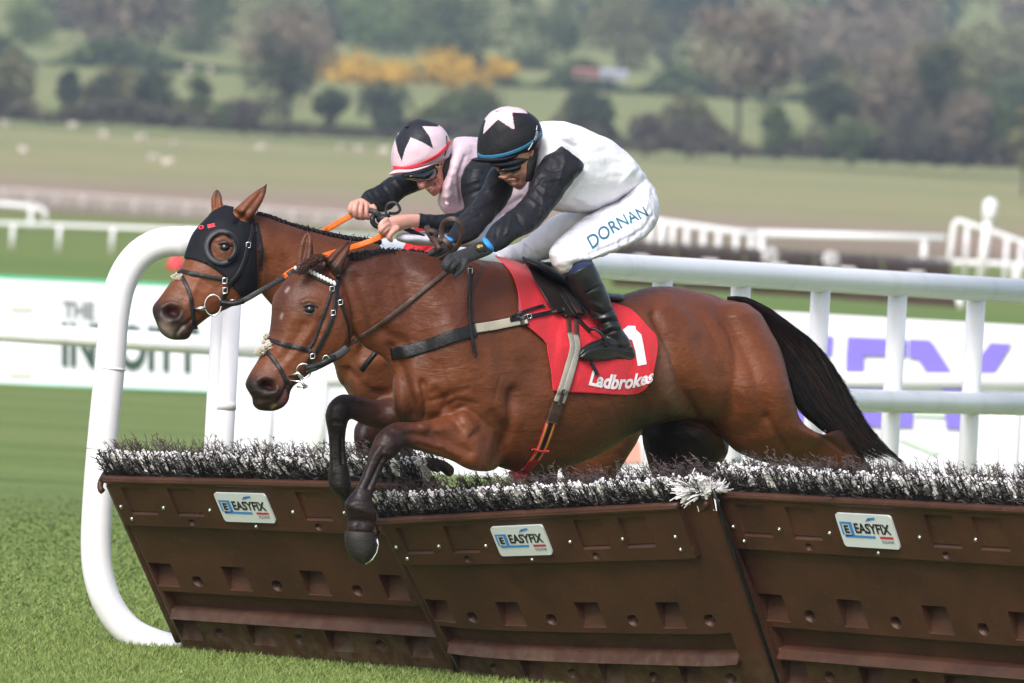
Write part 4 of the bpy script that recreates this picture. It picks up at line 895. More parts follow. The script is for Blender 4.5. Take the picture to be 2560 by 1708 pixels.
S.carve('V', [([(905, 600), (880, 700), (890, 810)], 28, -.006), ([(930, 640), (960, 760), (990, 860)], 26, -.014), ([(980, 650), (1040, 760), (1080, 880)], 30, .010), ([(1120, 700), (1160, 820), (1180, 920)], 26, -.010), ([(1040, 880), (1100, 940), (1190, 960)], 24, .008), ([(900, 800), (930, 880), (950, 950)], 14, -.016), ([(880, 760), (930, 790)], 16, -.012),
  ([(1000, 900), (1040, 960), (1060, 985)], 14, -.012), ([(960, 900), (975, 975)], 16, .010), ([(1180, 900), (1165, 1000), (1130, 1080)], 14, -.016), ([(1210, 840), (1200, 960)], 26, -.006), ([(820, 640), (850, 720), (860, 800)], 14, -.010), ([(800, 620), (900, 620), (1020, 640)], 16, .005),
  ([(1500, 720), (1540, 800), (1570, 900), (1600, 960)], 12, -.016), ([(1535, 700), (1580, 800), (1640, 920)], 26, .012), ([(1460, 760), (1500, 860), (1535, 940)], 22, .008), ([(1400, 780), (1440, 880), (1480, 940)], 16, -.006), ([(1670, 720), (1730, 850), (1760, 960)], 16, -.012), ([(1620, 700), (1680, 820), (1720, 940)], 22, .008),
  ([(1555, 965), (1610, 975), (1650, 1005), (1668, 1040)], 6, .010), ([(1560, 720), (1590, 760)], 16, .008), ([(1640, 900), (1600, 1000)], 24, .006), ([(1760, 960), (1800, 1030)], 10, -.010), ([(1840, 975), (1900, 1010), (1940, 1040)], 6, -.007)])
S.carve('V', [([(1000, 700), (1060, 690), (1120, 720)], 3, .004), ([(1040, 760), (1080, 700), (1110, 660)], 3, .004), ([(1130, 800), (1150, 860), (1135, 920)], 3, -.005), ([(1030, 850), (1080, 840), (1130, 860), (1180, 850)], 3, .004), ([(1060, 880), (1110, 870)], 3, -.005), ([(1010, 830), (1030, 900), (1010, 950)], 5, -.008), ([(905, 660), (930, 740), (960, 800)], 5, -.006), ([(860, 690), (900, 760)], 6, .006), ([(1250, 900), (1350, 930), (1440, 920)], 30, .006), ([(1300, 780), (1330, 900), (1370, 980)], 5, -.003), ([(1350, 780), (1390, 900), (1420, 970)], 5, -.003), ([(1470, 700), (1500, 720), (1540, 700)], 10, .006), ([(1620, 740), (1660, 830), (1690, 930)], 6, -.006), ([(1540, 960), (1600, 1010), (1650, 1060)], 6, .004), ([(1700, 880), (1760, 1000)], 8, -.005)], scale=.5)
S.carve('F', [([(1000, 440), (1150, 520), (1290, 600)], 14, -.011), ([(1240, 330), (1350, 430)], 16, .010), ([(1370, 430), (1330, 470)], 10, -.010), ([(850, 400), (1000, 420), (1150, 400)], 12, .007), ([(800, 450), (950, 470), (1050, 520)], 7, -.008), ([(900, 540), (1050, 590), (1200, 660)], 8, -.006), ([(640, 470), (700, 520)], 16, .006), ([(620, 640), (560, 760), (500, 880)], 5, -.009), ([(540, 640), (480, 800), (420, 900)], 8, .005),
  ([(330, 1130), (560, 1150)], 7, -.005), ([(370, 1030), (460, 1050), (540, 1080)], 9, .006), ([(440, 1180), (430, 1240)], 8, -.006), ([(230, 250), (300, 240)], 16, .006), ([(300, 480), (300, 680)], 4, -.008), ([(1250, 240), (1160, 300), (1000, 330)], 9, -.006), ([(930, 60), (960, 200), (940, 330)], 9, -.012), ([(1000, 200), (1150, 150), (1290, 100)], 7, -.004), ([(1100, 250), (1200, 190), (1350, 220)], 6, -.004), ([(1480, 300), (1560, 420), (1500, 640)], 14, -.008), ([(600, 560), (560, 620)], 5, .005), ([(700, 420), (790, 450)], 5, .004), ([(640, 600), (700, 640)], 5, .004), ([(340, 1010), (420, 990), (520, 1010)], 6, .004), ([(240, 360), (320, 370)], 6, -.004), ([(215, 470), (235, 760)], 4, .004), ([(900, 380), (1000, 500), (1100, 560)], 3, .004)], scale=1.25)
S.fold(.0022, .06, seed=3); S.smooth(1, .3)
# coat colours: bay with dark points, plus painted shade on the off hind thigh
S.base(BAY)
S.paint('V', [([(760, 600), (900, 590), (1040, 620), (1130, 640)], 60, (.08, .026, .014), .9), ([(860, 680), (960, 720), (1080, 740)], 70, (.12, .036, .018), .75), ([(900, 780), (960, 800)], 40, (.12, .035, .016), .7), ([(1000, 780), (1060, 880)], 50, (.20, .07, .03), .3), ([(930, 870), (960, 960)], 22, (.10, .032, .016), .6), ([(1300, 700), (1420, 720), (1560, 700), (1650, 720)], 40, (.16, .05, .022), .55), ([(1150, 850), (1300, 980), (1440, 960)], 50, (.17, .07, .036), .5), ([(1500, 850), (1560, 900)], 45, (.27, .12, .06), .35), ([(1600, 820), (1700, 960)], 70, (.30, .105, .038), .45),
  ([(1230, 1080), (1340, 1060), (1450, 1000)], 18, (.19, .09, .045), .4), ([(1500, 980), (1600, 1010), (1640, 1060), (1560, 1100)], 48, (.012, .008, .007), .98), ([(1500, 1020), (1600, 1080)], 70, (.012, .008, .007), .98), ([(1925, 985), (1970, 1060), (2060, 1180)], 40, (.05, .018, .012), .92), ([(1890, 1000), (1930, 1000)], 14, (.06, .022, .014), .5)])  # near-black strokes put the off hind thigh's shadow into the colour
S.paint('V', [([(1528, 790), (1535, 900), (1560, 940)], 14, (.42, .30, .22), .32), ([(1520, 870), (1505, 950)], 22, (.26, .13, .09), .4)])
S.paint('A', [([(900, 700), (850, 830), (820, 950)], 26, (.085, .03, .017), .75), ([(1000, 700), (960, 800)], 34, (.10, .035, .018), .65), ([(1100, 640), (1180, 620), (1140, 560)], 34, (.085, .03, .016), .7), ([(1030, 845)], 22, (.03, .014, .010), .85), ([(1150, 780), (1080, 880)], 30, (.14, .05, .022), .4), ([(1040, 960), (960, 1080), (800, 1180)], 34, (.29, .10, .038), .5), ([(1180, 1000), (1150, 1060)], 34, (.27, .09, .035), .5),
  ([(690, 1310), (760, 1330), (840, 1370), (780, 1420)], 38, (.020, .014, .014), .97), ([(650, 1290), (692, 1370), (700, 1420), (790, 1432), (860, 1425), (900, 1385)], 20, (.020, .014, .014), .93), ([(770, 1300), (800, 1300)], 24, DK, .95), ([(870, 1390), (890, 1340)], 18, (.05, .02, .018), .85), ([(905, 1350), (885, 1390)], 5, (.30, .07, .07), .8), ([(785, 1290), (805, 1305)], 8, (.05, .008, .008), .9), ([(840, 1270), (860, 1240)], 16, (.22, .10, .06), .5), ([(820, 1408), (808, 1420)], 4, (.5, .38, .15), .9), ([(905, 715), (893, 732)], 4, (.55, .45, .42), .8), ([(868, 870), (862, 890)], 3.5, (.5, .4, .38), .8),
  ([(1170, 560), (1285, 415)], 10, (.12, .04, .02), .6), ([(1255, 450), (1290, 412)], 5, DK, .8), ([(1055, 430), (1050, 530)], 5, DK, .8), ([(1000, 430), (1000, 540)], 12, (.11, .04, .025), .6), ([(1185, 580), (1240, 500)], 7, (.16, .08, .05), .6)])
S.paint('F', [([(650, 420), (720, 560), (600, 650), (560, 760), (480, 880), (400, 1000), (450, 1150), (440, 1400)], 62, (.022, .013, .012), .96), ([(760, 400), (790, 560)], 22, (.03, .015, .012), .85), ([(850, 570), (1000, 630), (1100, 680)], 10, DK, .5), ([(960, 460), (1100, 470)], 20, (.09, .035, .022), .4),
  ([(300, 250), (250, 400), (260, 700), (280, 900), (350, 1010)], 60, (.013, .009, .009), .98), ([(380, 230), (520, 290), (640, 320)], 38, (.035, .016, .012), .9), ([(640, 300), (780, 350)], 30, (.09, .032, .018), .6)], side=1)
S.paint('F', [([(300, 250), (250, 400), (260, 700), (280, 900), (350, 1010)], 60, (.013, .009, .009), .95), ([(600, 650), (440, 1000), (430, 1200)], 40, (.022, .013, .012), .9)])
HR1 = empty('horse', (0, B1(1400), 1.2)); tag(HR1, 'bay racehorse nearest the camera, number 1 red cloth, forelegs stretched over the hurdle', 'horse')
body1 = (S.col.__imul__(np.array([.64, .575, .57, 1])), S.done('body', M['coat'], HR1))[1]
bv1 = tree(body1)
def ellipsoid(mb, c, rx, ry, rz, n=16, m=10, X=Vector((1, 0, 0)), Y=Vector((0, 1, 0)), Z=Vector((0, 0, 1))):
    v = [c+X*rx*math.sin(math.pi*j/m)*math.cos(2*math.pi*i/n)+Y*ry*math.sin(math.pi*j/m)*math.sin(2*math.pi*i/n)+Z*rz*math.cos(math.pi*j/m) for j in range(m+1) for i in range(n)]
    mb.add(v, [(j*n+i, (j+1)*n+i, (j+1)*n+(i+1) % n, j*n+(i+1) % n) for j in range(m) for i in range(n)])
def surf(bv, key, x, y, back=0.0):
    px, py = Q(key, x, y); h, n = hit(bv, px, py); k = 0
    while h is None and k < 400:
        k += 1; h, n = hit(bv, px+k*.25*math.cos(k), py+k*.25*math.sin(k))
    return P(px, py, h.y+back), n
def eye(bv, key, x, y, r, parent, lid):
    h, n = surf(bv, key, x, y); c = h+Vector((0, r*.45, 0)); m_ = MB(); ellipsoid(m_, c, r, r, r*.88); m_.build('eye', M['eye'], parent)
    m_ = MB()
    for s, a0, a1 in ((1, .15, 2.9), (-1, .2, 2.9)):
        pts = [c+Vector((math.cos(a)*r*1.18, -r*.62+.25*r*abs(math.cos(a)), s*math.sin(a)*r*(.86 if s > 0 else .72))) for a in np.linspace(a0, a1, 12)]
        m_.tube(pts, [.001]+[r*.24]*10+[.001], 8)
    m_.build('eyelid', lid, parent)
M['lid'] = mat('dark_lid', (.03, .014, .011), .4)
eye(bv1, 'A', 1034, 843, .023, HR1, M['lid'])
# hoof of the near foreleg
m_ = MB(); loft(m_, 'F', [(322, 1215, 548, 1228, LF, .040), (316, 1265, 562, 1262, LF, .046), (325, 1330, 577, 1310, LF, .05), (352, 1395, 570, 1372, LF, .05), (395, 1450, 540, 1430, LF, .042), (440, 1470, 490, 1465, LF, .028)], B1, n=24, cap=.05)
M['hoof'] = mat('hoof_horn', (.013, .009, .008), .6, var=.35, vscale=30, bump=.3, bscale=60, stretch=(1, 1, 4)); m_.build('hoof', M['hoof'], HR1)
m_ = MB(); s_ = [P(*Q('F', x, y), B1(Q('F', 450, 1)[0])+LF-.012) for x, y in [(572, 1275), (583, 1325), (570, 1385), (535, 1440), (480, 1474)]]; m_.tube(s_, .0035, 8); m_.build('horseshoe', M['metal'], HR1)
# teeth-side froth & mane, forelock
def clump(mb, p, d, L, r0, n, rr, spread=.25, curl=.15):
    for _ in range(n):
        q = p+Vector((rr.gauss(0, r0), rr.gauss(0, r0), rr.gauss(0, r0*.5))); dd = (d+Vector((rr.gauss(0, spread), rr.gauss(0, spread), rr.gauss(0, spread)))).normalized(); l = L*rr.uniform(.6, 1.1)
        mid = q+dd*l*.5+Vector((0, 0, curl*l*.3)); mb.tube([q, mid, q+dd*l-Vector((0, 0, curl*l))], [.0016, .0014, .0004], 3, False)
rr = random.Random(4); m_ = MB()
for t in np.linspace(0, 1, 120):
    x = 800+t*240; y = np.interp(x, [800, 870, 950, 1040], [584, 574, 577, 592]); d = B1(x*1.0894)+.06*(1-t)
    clump(m_, PK('V', x, y+4, d), Vector((.45, -.3, .10)), .026, .006, 14, rr, .2, .4)
m_.build('mane', M['hair'], HR1)
m_ = MB()
for t in np.linspace(0, 1, 46):
    x = 1120-110*t; y = 525+55*t**1.4; p = PK('A', x, y, BH(Q('A', x, 0)[0])-.06-.04*t); clump(m_, p, Vector((-.7, -.3, -.35-.4*t)), .05, .007, 12, rr, .2, .1)
m_.build('forelock', M['hair2'], HR1)
# tail
def tail(parent):
    m_ = MB(); top = [(935, 180), (1040, 182), (1150, 222), (1300, 315), (1450, 432), (1600, 565), (1745, 765), (1850, 955), (1960, 1130), (2080, 1275), (2165, 1345)]; bot = [(935, 215), (1060, 290), (1170, 400), (1270, 505), (1330, 640), (1390, 800), (1455, 985), (1560, 1090), (1700, 1200), (1860, 1330), (2010, 1385)]
    T = np.array(top, float); Bt = np.array(bot, float); base = B1(Q('E', 950, 0)[0])
    core = MB(); secs = [(T[i][0]*.62+Bt[i][0]*.38, T[i][1]*.62+Bt[i][1]*.38, Bt[i][0]*.62+T[i][0]*.38, Bt[i][1]*.62+T[i][1]*.38, 0, max(.008, .02+.02*math.sin(i/10*3.1))) for i in range(9)]
    loft(core, 'E', secs, lambda px: base+.02+(px-1825)/32000*20, n=16, cap=.1); c = core.build('tail', M['hair'], parent)
    r = random.Random(8); m2 = MB(); A = crom(T, 6); Bb = crom(Bt, 6); N_ = len(A)
    for k in range(4000):
        u = r.random(); u2 = min(1.06, max(-.06, u+r.gauss(0, .17))); s = int(r.uniform(0, N_*.62)); e_ = min(N_-1, s+int(r.uniform(N_*.25, N_*.55))); dz = r.gauss(0, .03); br = k % 4 == 0 and u < .8; pts = []
        if u2 > 1: e_ = max(s+4, e_-4)
        wob = r.gauss(0, 14); ph = r.uniform(0, 6)
        for j in range(s, e_+1, 4):
            t = (j-s)/max(1, e_-s); uu = u*(1-t)+u2*t; q = A[j]*(1-uu)+Bb[j]*uu; q = q+np.array([math.sin(ph+t*4)*wob*t, math.cos(ph+t*3)*wob*t]); pp = Q('E', *q); d = base+(pp[0]-1825)/32000*20+.02-(.045+.02*math.sin(j/N_*3))*math.sqrt(max(0, 1-(2*uu-1)**2))*(1 if k % 3 else -1)+dz*.2
            pts.append(P(pp[0], pp[1], d))
        if len(pts) > 2: (m2 if br else m_).tube(pts, [.0013*(1-.7*i/(len(pts)-1)) for i in range(len(pts))], 3, False)
    # flyaway ends
    for k in range(420):
        j = r.randint(30, N_-2); q = A[j]*.97+Bb[j]*.03 if r.random() < .6 else A[-1]*r.random()+Bb[-1]*r.random(); q = np.array(q) if q[0] < 2400 else A[-3]
        dx = r.uniform(20, 110); pts = []
        for t in np.linspace(0, 1, 5):
            x = q[0]+dx*t+12*math.sin(t*3+k); y = q[1]+dx*(.9*t+.35*t*t*r.uniform(-.6, 1)); pp = Q('E', x, y); pts.append(P(pp[0], pp[1], base+(pp[0]-1825)/32000*20))
        m_.tube(pts, [.0012, .001, .0009, .0007, .0003], 3, False)
    m_.build('hair_strands', M['hair'], c, False); m2.build('hair_strands', M['hair2'], c, False)
tail(HR1)
# ================================================================ horse behind
def B2(px): return (px/1.0894-1100)/625*.75+.62
def BH2(px): return (px/1.0894-600)/625*.5+.02
mb = MB()
loft(mb, 'A', [(640, 262, 720, 700, .0, .065), (770, 285, 770, 780, 0, .08), (900, 335, 880, 900, 0, .09), (1060, 380, 1010, 1040, 0, .115), (1250, 425, 1150, 1130, 0, .16), (1450, 450, 1260, 1350, 0, .2)], lambda px: B2(px) if px > 760 else BH2(px)*.6+B2(px)*.4, n=30)
loft(mb, 'V', [(778, 810, 795, 890, .04, .09), (820, 720, 830, 960, 0, .16), (900, 600, 900, 1010, 0, .23), (980, 585, 980, 1040, 0, .26), (1080, 615, 1080, 1060, 0, .29), (1180, 650, 1180, 1060, 0, .30), (1280, 670, 1290, 1030, 0, .3), (1360, 665, 1380, 1000, 0, .29), (1450, 700, 1470, 1000, 0, .26), (1530, 780, 1560, 990, 0, .17)], B2, n=32)
loft(mb, 'A', [(512, 232, 690, 300, .02, .055), (440, 290, 722, 430, 0, .085), (358, 375, 728, 560, 0, .105), (318, 455, 712, 690, 0, .105), (288, 550, 640, 785, 0, .096), (238, 628, 548, 835, 0, .082), (190, 698, 452, 875, 0, .07), (142, 765, 385, 925, 0, .062), (100, 820, 340, 965, 0, .058), (98, 865, 325, 1000, 0, .056), (122, 925, 308, 1018, 0, .048), (150, 985, 285, 1022, 0, .036), (190, 1015, 262, 1022, 0, .02)], BH2, n=32, ex=2.35, cap=.2)
loft(mb, 'A', [(500, 560, 640, 780, -.03, .05), (560, 480, 690, 770, -.02, .07), (630, 440, 722, 740, 0, .08)], BH2, n=24)
loft(mb, 'A', [(575, 235, 685, 320, -.05, .03), (600, 225, 705, 285, -.06, .03), (650, 180, 738, 235, -.06, .026), (700, 140, 762, 185, -.06, .018), (750, 105, 780, 140, -.06, .01), (781, 82, 786, 90, -.06, .004)], BH2, n=18, cap=.1)
loft(mb, 'A', [(448, 275, 522, 245, .04, .03), (444, 220, 520, 210, .04, .027), (448, 170, 512, 165, .04, .02), (462, 135, 498, 135, .04, .012), (474, 121, 482, 121, .04, .004)], BH2, n=18, cap=.1)
# tucked forelegs
loft(mb, 'F', [(720, 60, 800, 330, -.16, .09), (600, 180, 700, 420, -.17, .075), (500, 290, 600, 500, -.18, .06), (415, 365, 560, 520, -.18, .055), (390, 440, 540, 590, -.18, .052), (410, 580, 560, 560, -.18, .045), (500, 640, 620, 560, -.17, .036), (680, 690, 720, 610, -.17, .034), (850, 715, 870, 640, -.17, .036), (960, 720, 1000, 640, -.17, .04), (1060, 745, 1110, 665, -.17, .04), (1130, 800, 1180, 720, -.17, .04)], B2, n=22)
loft(mb, 'F', [(860, 60, 940, 330, .18, .09), (780, 330, 860, 560, .18, .06), (740, 480, 860, 640, .18, .055), (760, 650, 880, 700, .18, .045), (900, 720, 980, 640, .18, .036), (1050, 760, 1090, 690, .18, .04)], B2, n=20)
# hind legs
loft(mb, 'V', [(1300, 930, 1500, 930, -.1, .14), (1290, 1020, 1465, 1010, -.12, .11), (1285, 1070, 1435, 1060, -.12, .085), (1310, 1130, 1410, 1110, -.12, .06), (1350, 1200, 1430, 1170, -.12, .05), (1420, 1260, 1480, 1230, -.12, .035)], B2, n=22)
loft(mb, 'V', [(1180, 930, 1330, 930, .2, .12), (1205, 1030, 1300, 1030, .2, .09), (1200, 1090, 1280, 1090, .2, .06), (1215, 1150, 1280, 1140, .2, .045)], B2, n=20)
me = remesh(mb, .0065); S = Skin(me).smooth(9, .5)
S.carve('A', [([(525, 470)], 26, .010), ([(525, 470)], 10, -.010), ([(480, 430), (525, 415), (580, 440)], 6, .006), ([(250, 690), (340, 720), (420, 740)], 14, .005), ([(350, 640), (430, 700), (480, 720)], 9, -.006), ([(370, 660), (330, 760), (300, 830)], 9, .005), ([(600, 790), (540, 830), (450, 860)], 8, .005),
  ([(205, 850), (235, 860)], 12, -.026), ([(155, 830), (205, 808), (255, 820), (262, 870)], 7, .008), ([(140, 880), (200, 915), (250, 890)], 8, .007), ([(330, 900), (285, 935), (250, 975), (235, 1010)], 4, -.010), ([(300, 920), (300, 980)], 8, .005), ([(130, 930), (170, 970)], 10, .004),
  ([(595, 330), (650, 270), (740, 150)], 5.5, -.012), ([(475, 240), (480, 150)], 7, -.012), ([(780, 560), (820, 640), (840, 730)], 14, -.010), ([(740, 480), (760, 640), (750, 740)], 8, .006), ([(900, 420), (1000, 560), (1080, 700)], 28, .006), ([(900, 560), (980, 660)], 20, -.006)])
S.carve('V', [([(800, 850), (850, 900), (900, 910)], 12, -.010), ([(820, 840), (880, 830)], 16, .008), ([(790, 800), (830, 860)], 10, -.006)])
S.fold(.002, .06, seed=5); S.smooth(1, .3)
S.base((.235, .082, .032))
S.paint('A', [([(700, 290), (1000, 390), (1500, 450)], 40, (.12, .04, .018), .7), ([(130, 860), (200, 870), (280, 960), (200, 990)], 34, DK, .93), ([(210, 860), (235, 865)], 22, DK, .95), ([(100, 860), (125, 950), (170, 1010), (240, 1022), (290, 1020), (315, 960)], 18, (.022, .016, .015), .9), ([(165, 930), (205, 990)], 14, (.38, .33, .30), .75), ([(208, 850), (232, 860)], 7, (.09, .015, .012), .9), ([(300, 1000), (335, 930)], 14, (.10, .05, .04), .7), ([(525, 470)], 24, (.06, .02, .013), .75), ([(460, 460), (470, 520)], 20, (.17, .06, .03), .6), ([(240, 680), (400, 760)], 34, (.29, .10, .04), .5), ([(245, 985), (275, 945)], 4, (.5, .48, .45), .6),
  ([(750, 130), (785, 85)], 9, DK, .9), ([(475, 120), (485, 150)], 9, DK, .8), ([(620, 230), (760, 130)], 7, (.30, .12, .06), .4)])
S.paint('F', [([(520, 300), (450, 450), (500, 600), (700, 650), (1100, 720)], 50, (.016, .011, .011), .97), ([(700, 300), (640, 360)], 40, (.05, .02, .012), .7)])
S.paint('V', [([(1240, 1010), (1245, 1120)], 40, (.05, .02, .014), .8), ([(1300, 1000), (1420, 1060)], 50, (.26, .095, .035), .5)])
HR2 = empty('horse', (0, B2(1200), 1.2)); tag(HR2, 'bay racehorse wearing a black hood with an eye cup, half hidden on the far side', 'horse')
body2 = (S.col.__imul__(np.array([.66, .60, .6, 1])), S.done('body', M['coat'], HR2))[1]; bv2 = tree(body2)
eye(bv2, 'A', 528, 474, .023, HR2, M['lid'])
m_ = MB()
for t in np.linspace(0, 1, 26):   # plaited mane: a row of small knots
    x = 735+t*700; y = float(np.interp(x, [735, 800, 900, 1060, 1250, 1450], [278, 295, 335, 378, 418, 440])); px, py = Q('A', x, y); h = P(px, py+1, B2(px)+.0); ellipsoid(m_, h, .017, .013, .013, 8, 6)
    clump(m_, h, Vector((.5, -.3, .3)), .03, .006, 7, rr, .5, .2)
m_.build('mane', M['hair'], HR2)
# hood: a cloth shell lifted off the head
def shell(S, key, poly, holes, off, name, material, parent, keep=None, thick=0):
    ins = S.poly(key, poly, None) if S.col is not None else S.poly(key, poly, None)
    for hp in holes: ins &= ~S.poly(key, hp, None)
    if keep is not None: ins &= keep
    n = S.normals(); me = S.me; idx = np.full(len(S.co), -1); fs = []
    for p in me.polygons:
        v = p.vertices
        if ins[list(v)].all(): fs.append(list(v))
    used = sorted({i for f in fs for i in f}); idx[used] = np.arange(len(used)); co = S.co[used]+n[used]*off
    m2 = mesh(name, co, [[int(idx[i]) for i in f] for f in fs]); K = Skin(m2)
    # tidy the cut edge
    cnt = {}
    for f in fs:
        for a, b in zip(f, f[1:]+f[:1]): k_ = (min(a, b), max(a, b)); cnt[k_] = cnt.get(k_, 0)+1
    be = np.array([[idx[a], idx[b]] for (a, b), c in cnt.items() if c == 1])
    for _ in range(10):
        acc = np.zeros_like(K.co); dg = np.zeros(len(K.co)); np.add.at(acc, be[:, 0], K.co[be[:, 1]]); np.add.at(acc, be[:, 1], K.co[be[:, 0]]); np.add.at(dg, be.ravel(), 1); q = dg > 0; K.co[q] = K.co[q]*.4+.6*acc[q]/dg[q][:, None]
    return K
def ell_poly(cx, cy, rx, ry, n=28): return [(cx+rx*math.cos(a), cy+ry*math.sin(a)) for a in np.linspace(0, 2*math.pi, n, endpoint=False)]
def near_y(S, key, x, y, lim): return None
head_only = S.co[:, 1] < 3
K = shell(S, 'A', [(430, 200), (520, 200), (640, 190), (700, 250), (704, 400), (714, 560), (712, 790), (640, 790), (560, 702), (520, 650), (440, 590), (380, 560), (270, 540), (290, 440), (330, 360), (380, 300)],
          [[(440, 90), (528, 90), (526, 222), (500, 236), (470, 250), (446, 268), (430, 200)], [(572, 262), (600, 222), (640, 200), (700, 60), (850, 60), (800, 200), (712, 262), (690, 300), (650, 322), (612, 308), (588, 292)], ell_poly(524, 474, 74, 80)], .006, 'hood', None, HR2)
M['hood'] = mat('black_hood_cloth', (.006, .007, .011), .7, spec=.25, bump=.2, bscale=200)
K.fold(.0022, .05, seed=2); hood = K.done('hood', M['hood'], HR2); bvh2 = tree(body2, hood)
sol = hood.modifiers.new('s', 'SOLIDIFY'); sol.thickness = .003
def ring_on(bv, key, cx, cy, rx, ry, r, lift, mat_, name, parent, flat=1.0, n=40, outer=None):
    m_ = MB(); h0, n0 = surf(bv, key, cx+rx*1.0, cy); pts = []
    for a in np.linspace(0, 2*math.pi, n+1):
        px, py = Q(key, cx+rx*math.cos(a), cy+ry*math.sin(a)); h, nn = hit(bv, px, py)
        if h is None: h = h0; nn = n0
        if nn.y > 0: nn = -nn
        pts.append(h+nn*lift)
    ys = np.array([p.y for p in pts]); 
    for _ in range(4): ys = (np.roll(ys, 1)+ys*2+np.roll(ys, -1))/4
    for p, y_ in zip(pts, ys): p.y = min(p.y, y_)
    m_.tube(pts, r, 10, False); return m_.build(name, mat_, parent)
M['hood_ring'] = mat('hood_cup_plastic', (.030, .031, .038), .5)
# flat cup ring with a raised half rim
m_ = MB(); P0 = []; rings = []
for k, (s, lf) in enumerate([(1.02, .007), (1.0, .012), (.88, .013), (.74, .012), (.71, .006)]):
    row = []
    for a in np.linspace(0, 2*math.pi, 44, endpoint=False):
        px, py = Q('A', 508+s*104*math.cos(a), 470+s*108*math.sin(a)); h, nn = hit(bvh2, px, py)
        if nn.y > 0: nn = -nn
        row.append(h+Vector((0, -1, 0))*lf)
    rings.append(row)
for k in range(44):
    ys_ = min(r_[k].y for r_ in rings); 
vs = [p for r_ in rings for p in r_]; fs = [(k*44+i, k*44+(i+1) % 44, (k+1)*44+(i+1) % 44, (k+1)*44+i) for k in range(4) for i in range(44)]
m_.add(vs, fs); m_.build('eye_cup', M['hood_ring'], HR2)
m_ = MB(); P3 = []
for a in np.linspace(-1.5, 1.35, 22):
    px, py = Q('A', 528+72*math.cos(a), 470+80*math.sin(a)); h, nn = hit(bvh2, px, py); P3.append(Vector((h.x, h.y-.022, h.z)))
m_.tube(P3, [.003]+[.006]*20+[.003], 8); m_.build('eye_cup_rim', M['hood'], HR2)
for s, q in (('O', [(375, 372), (408, 362), (404, 340), (372, 348)]), ('E', [(428, 362), (472, 350), (468, 330), (426, 340)])):
    link('lettering', text_on(s, 'A', q, bvh2, .003, bold=.05), M['redband'], HR2, False)
# bridle of the far horse
br = MB()
for pts, w_ in [([(692, 298), (686, 400), (662, 480), (640, 560), (600, 640), (555, 690), (530, 740), (520, 790)], .015), ([(232, 648), (262, 614), (330, 626), (430, 645), (520, 662), (545, 672)], .015), ([(262, 625), (300, 700), (325, 770), (335, 850), (343, 900), (345, 945)], .014), ([(715, 330), (735, 420), (745, 500), (738, 600)], .014), ([(715, 380), (742, 490)], .022), ([(350, 940), (352, 960)], .02)]:
    strap(br, 'A', pts, bvh2, w_, .005, .004)
bridle2 = br.build('bridle', M['leather'], HR2, True)
m_ = MB(); c = PK('A', 458, 815, surf(bvh2, 'A', 440, 800)[0].y-.03); m_.tube([c+Vector((math.cos(a)*.030, 0, math.sin(a)*.038)) for a in np.linspace(0, 2*math.pi, 33)], .0032, 8, False); m_.build('bit_ring', M['metal'], bridle2)
m_ = MB(); m_.tube([PK('A', 345, 838, c.y+.01), PK('A', 415, 830, c.y)], [.006, .0085], 10); m_.build('bit_bar', M['metal'], bridle2)
for x, y in ((530, 728), (668, 458), (575, 800), (528, 670)):
    h, nn = surf(bvh2, 'A', x, y); m_ = MB(); q = [h+Vector((a, -.010, b)) for a, b in ((-.008, -.011), (.008, -.009), (.008, .011), (-.008, .009), (-.008, -.011))]; m_.tube(q, .0018, 6, False); m_.build('buckle', M['metal'], bridle2)
m_ = MB()
for k in range(60):
    h, nn = surf(bvh2, 'A', 238+rr.uniform(-14, 30), 650+rr.uniform(-10, 8)); m_.tube([h, h+Vector((rr.gauss(0, .008), -.012, rr.gauss(0, .008)))], [.003, .002], 4)
m_.build('fleece_pad', M['fleece'], bridle2)
HN2 = B2(Q('B', 300, 0)[0])-.28
m_ = MB(); d0 = c.y
free_strap(m_, 'A', [(500, 805, d0), (560, 808, d0-.0), (640, 785, d0-.02), (730, 735, d0-.02), (820, 685, d0-.03), (895, 640, d0-.04)], .020, .006); ftube(m_, 'A', [(500, 800, d0-.005), (580, 805, d0-.008), (640, 790, d0-.02)], .010)
m_.build('rein', M['leather'], bridle2)
m_ = MB(); free_strap(m_, 'A', [(880, 645, d0-.045), (945, 602, d0-.02), (1050, 555, d0), (1130, 518, d0+.05), (1290, 470, HN2-.05), (1400, 432, HN2-.03), (1500, 382, HN2)], .021, .008); m_.build('rubber_rein', M['orange'], bridle2); m_ = MB()
free_strap(m_, 'A', [(880, 470, HN2+.5), (1000, 440, HN2+.42), (1110, 380, HN2+.32), (1200, 325, HN2+.28), (1300, 270, HN2+.26)], .021, .008)
m_.build('rubber_rein', M['orange'], bridle2)
# red cloth, saddle of the far horse
m_ = MB(); free_strap(m_, 'B', [(610, 1235, B2(1020)), (720, 1260, B2(1050)-.05), (800, 1330, B2(1080)-.1), (900, 1500, B2(1110)-.25)], .16, .006, nrm=(0, -.7, .7)); m_.build('saddle_cloth', M['red'], HR2)
m_ = MB(); loft(m_, 'V', [(985, 572, 990, 640, 0, .1), (1050, 590, 1050, 660, 0, .14), (1150, 620, 1150, 680, 0, .15), (1230, 620, 1230, 690, 0, .12)], B2); m_.build('saddle', M['leather'], HR2)
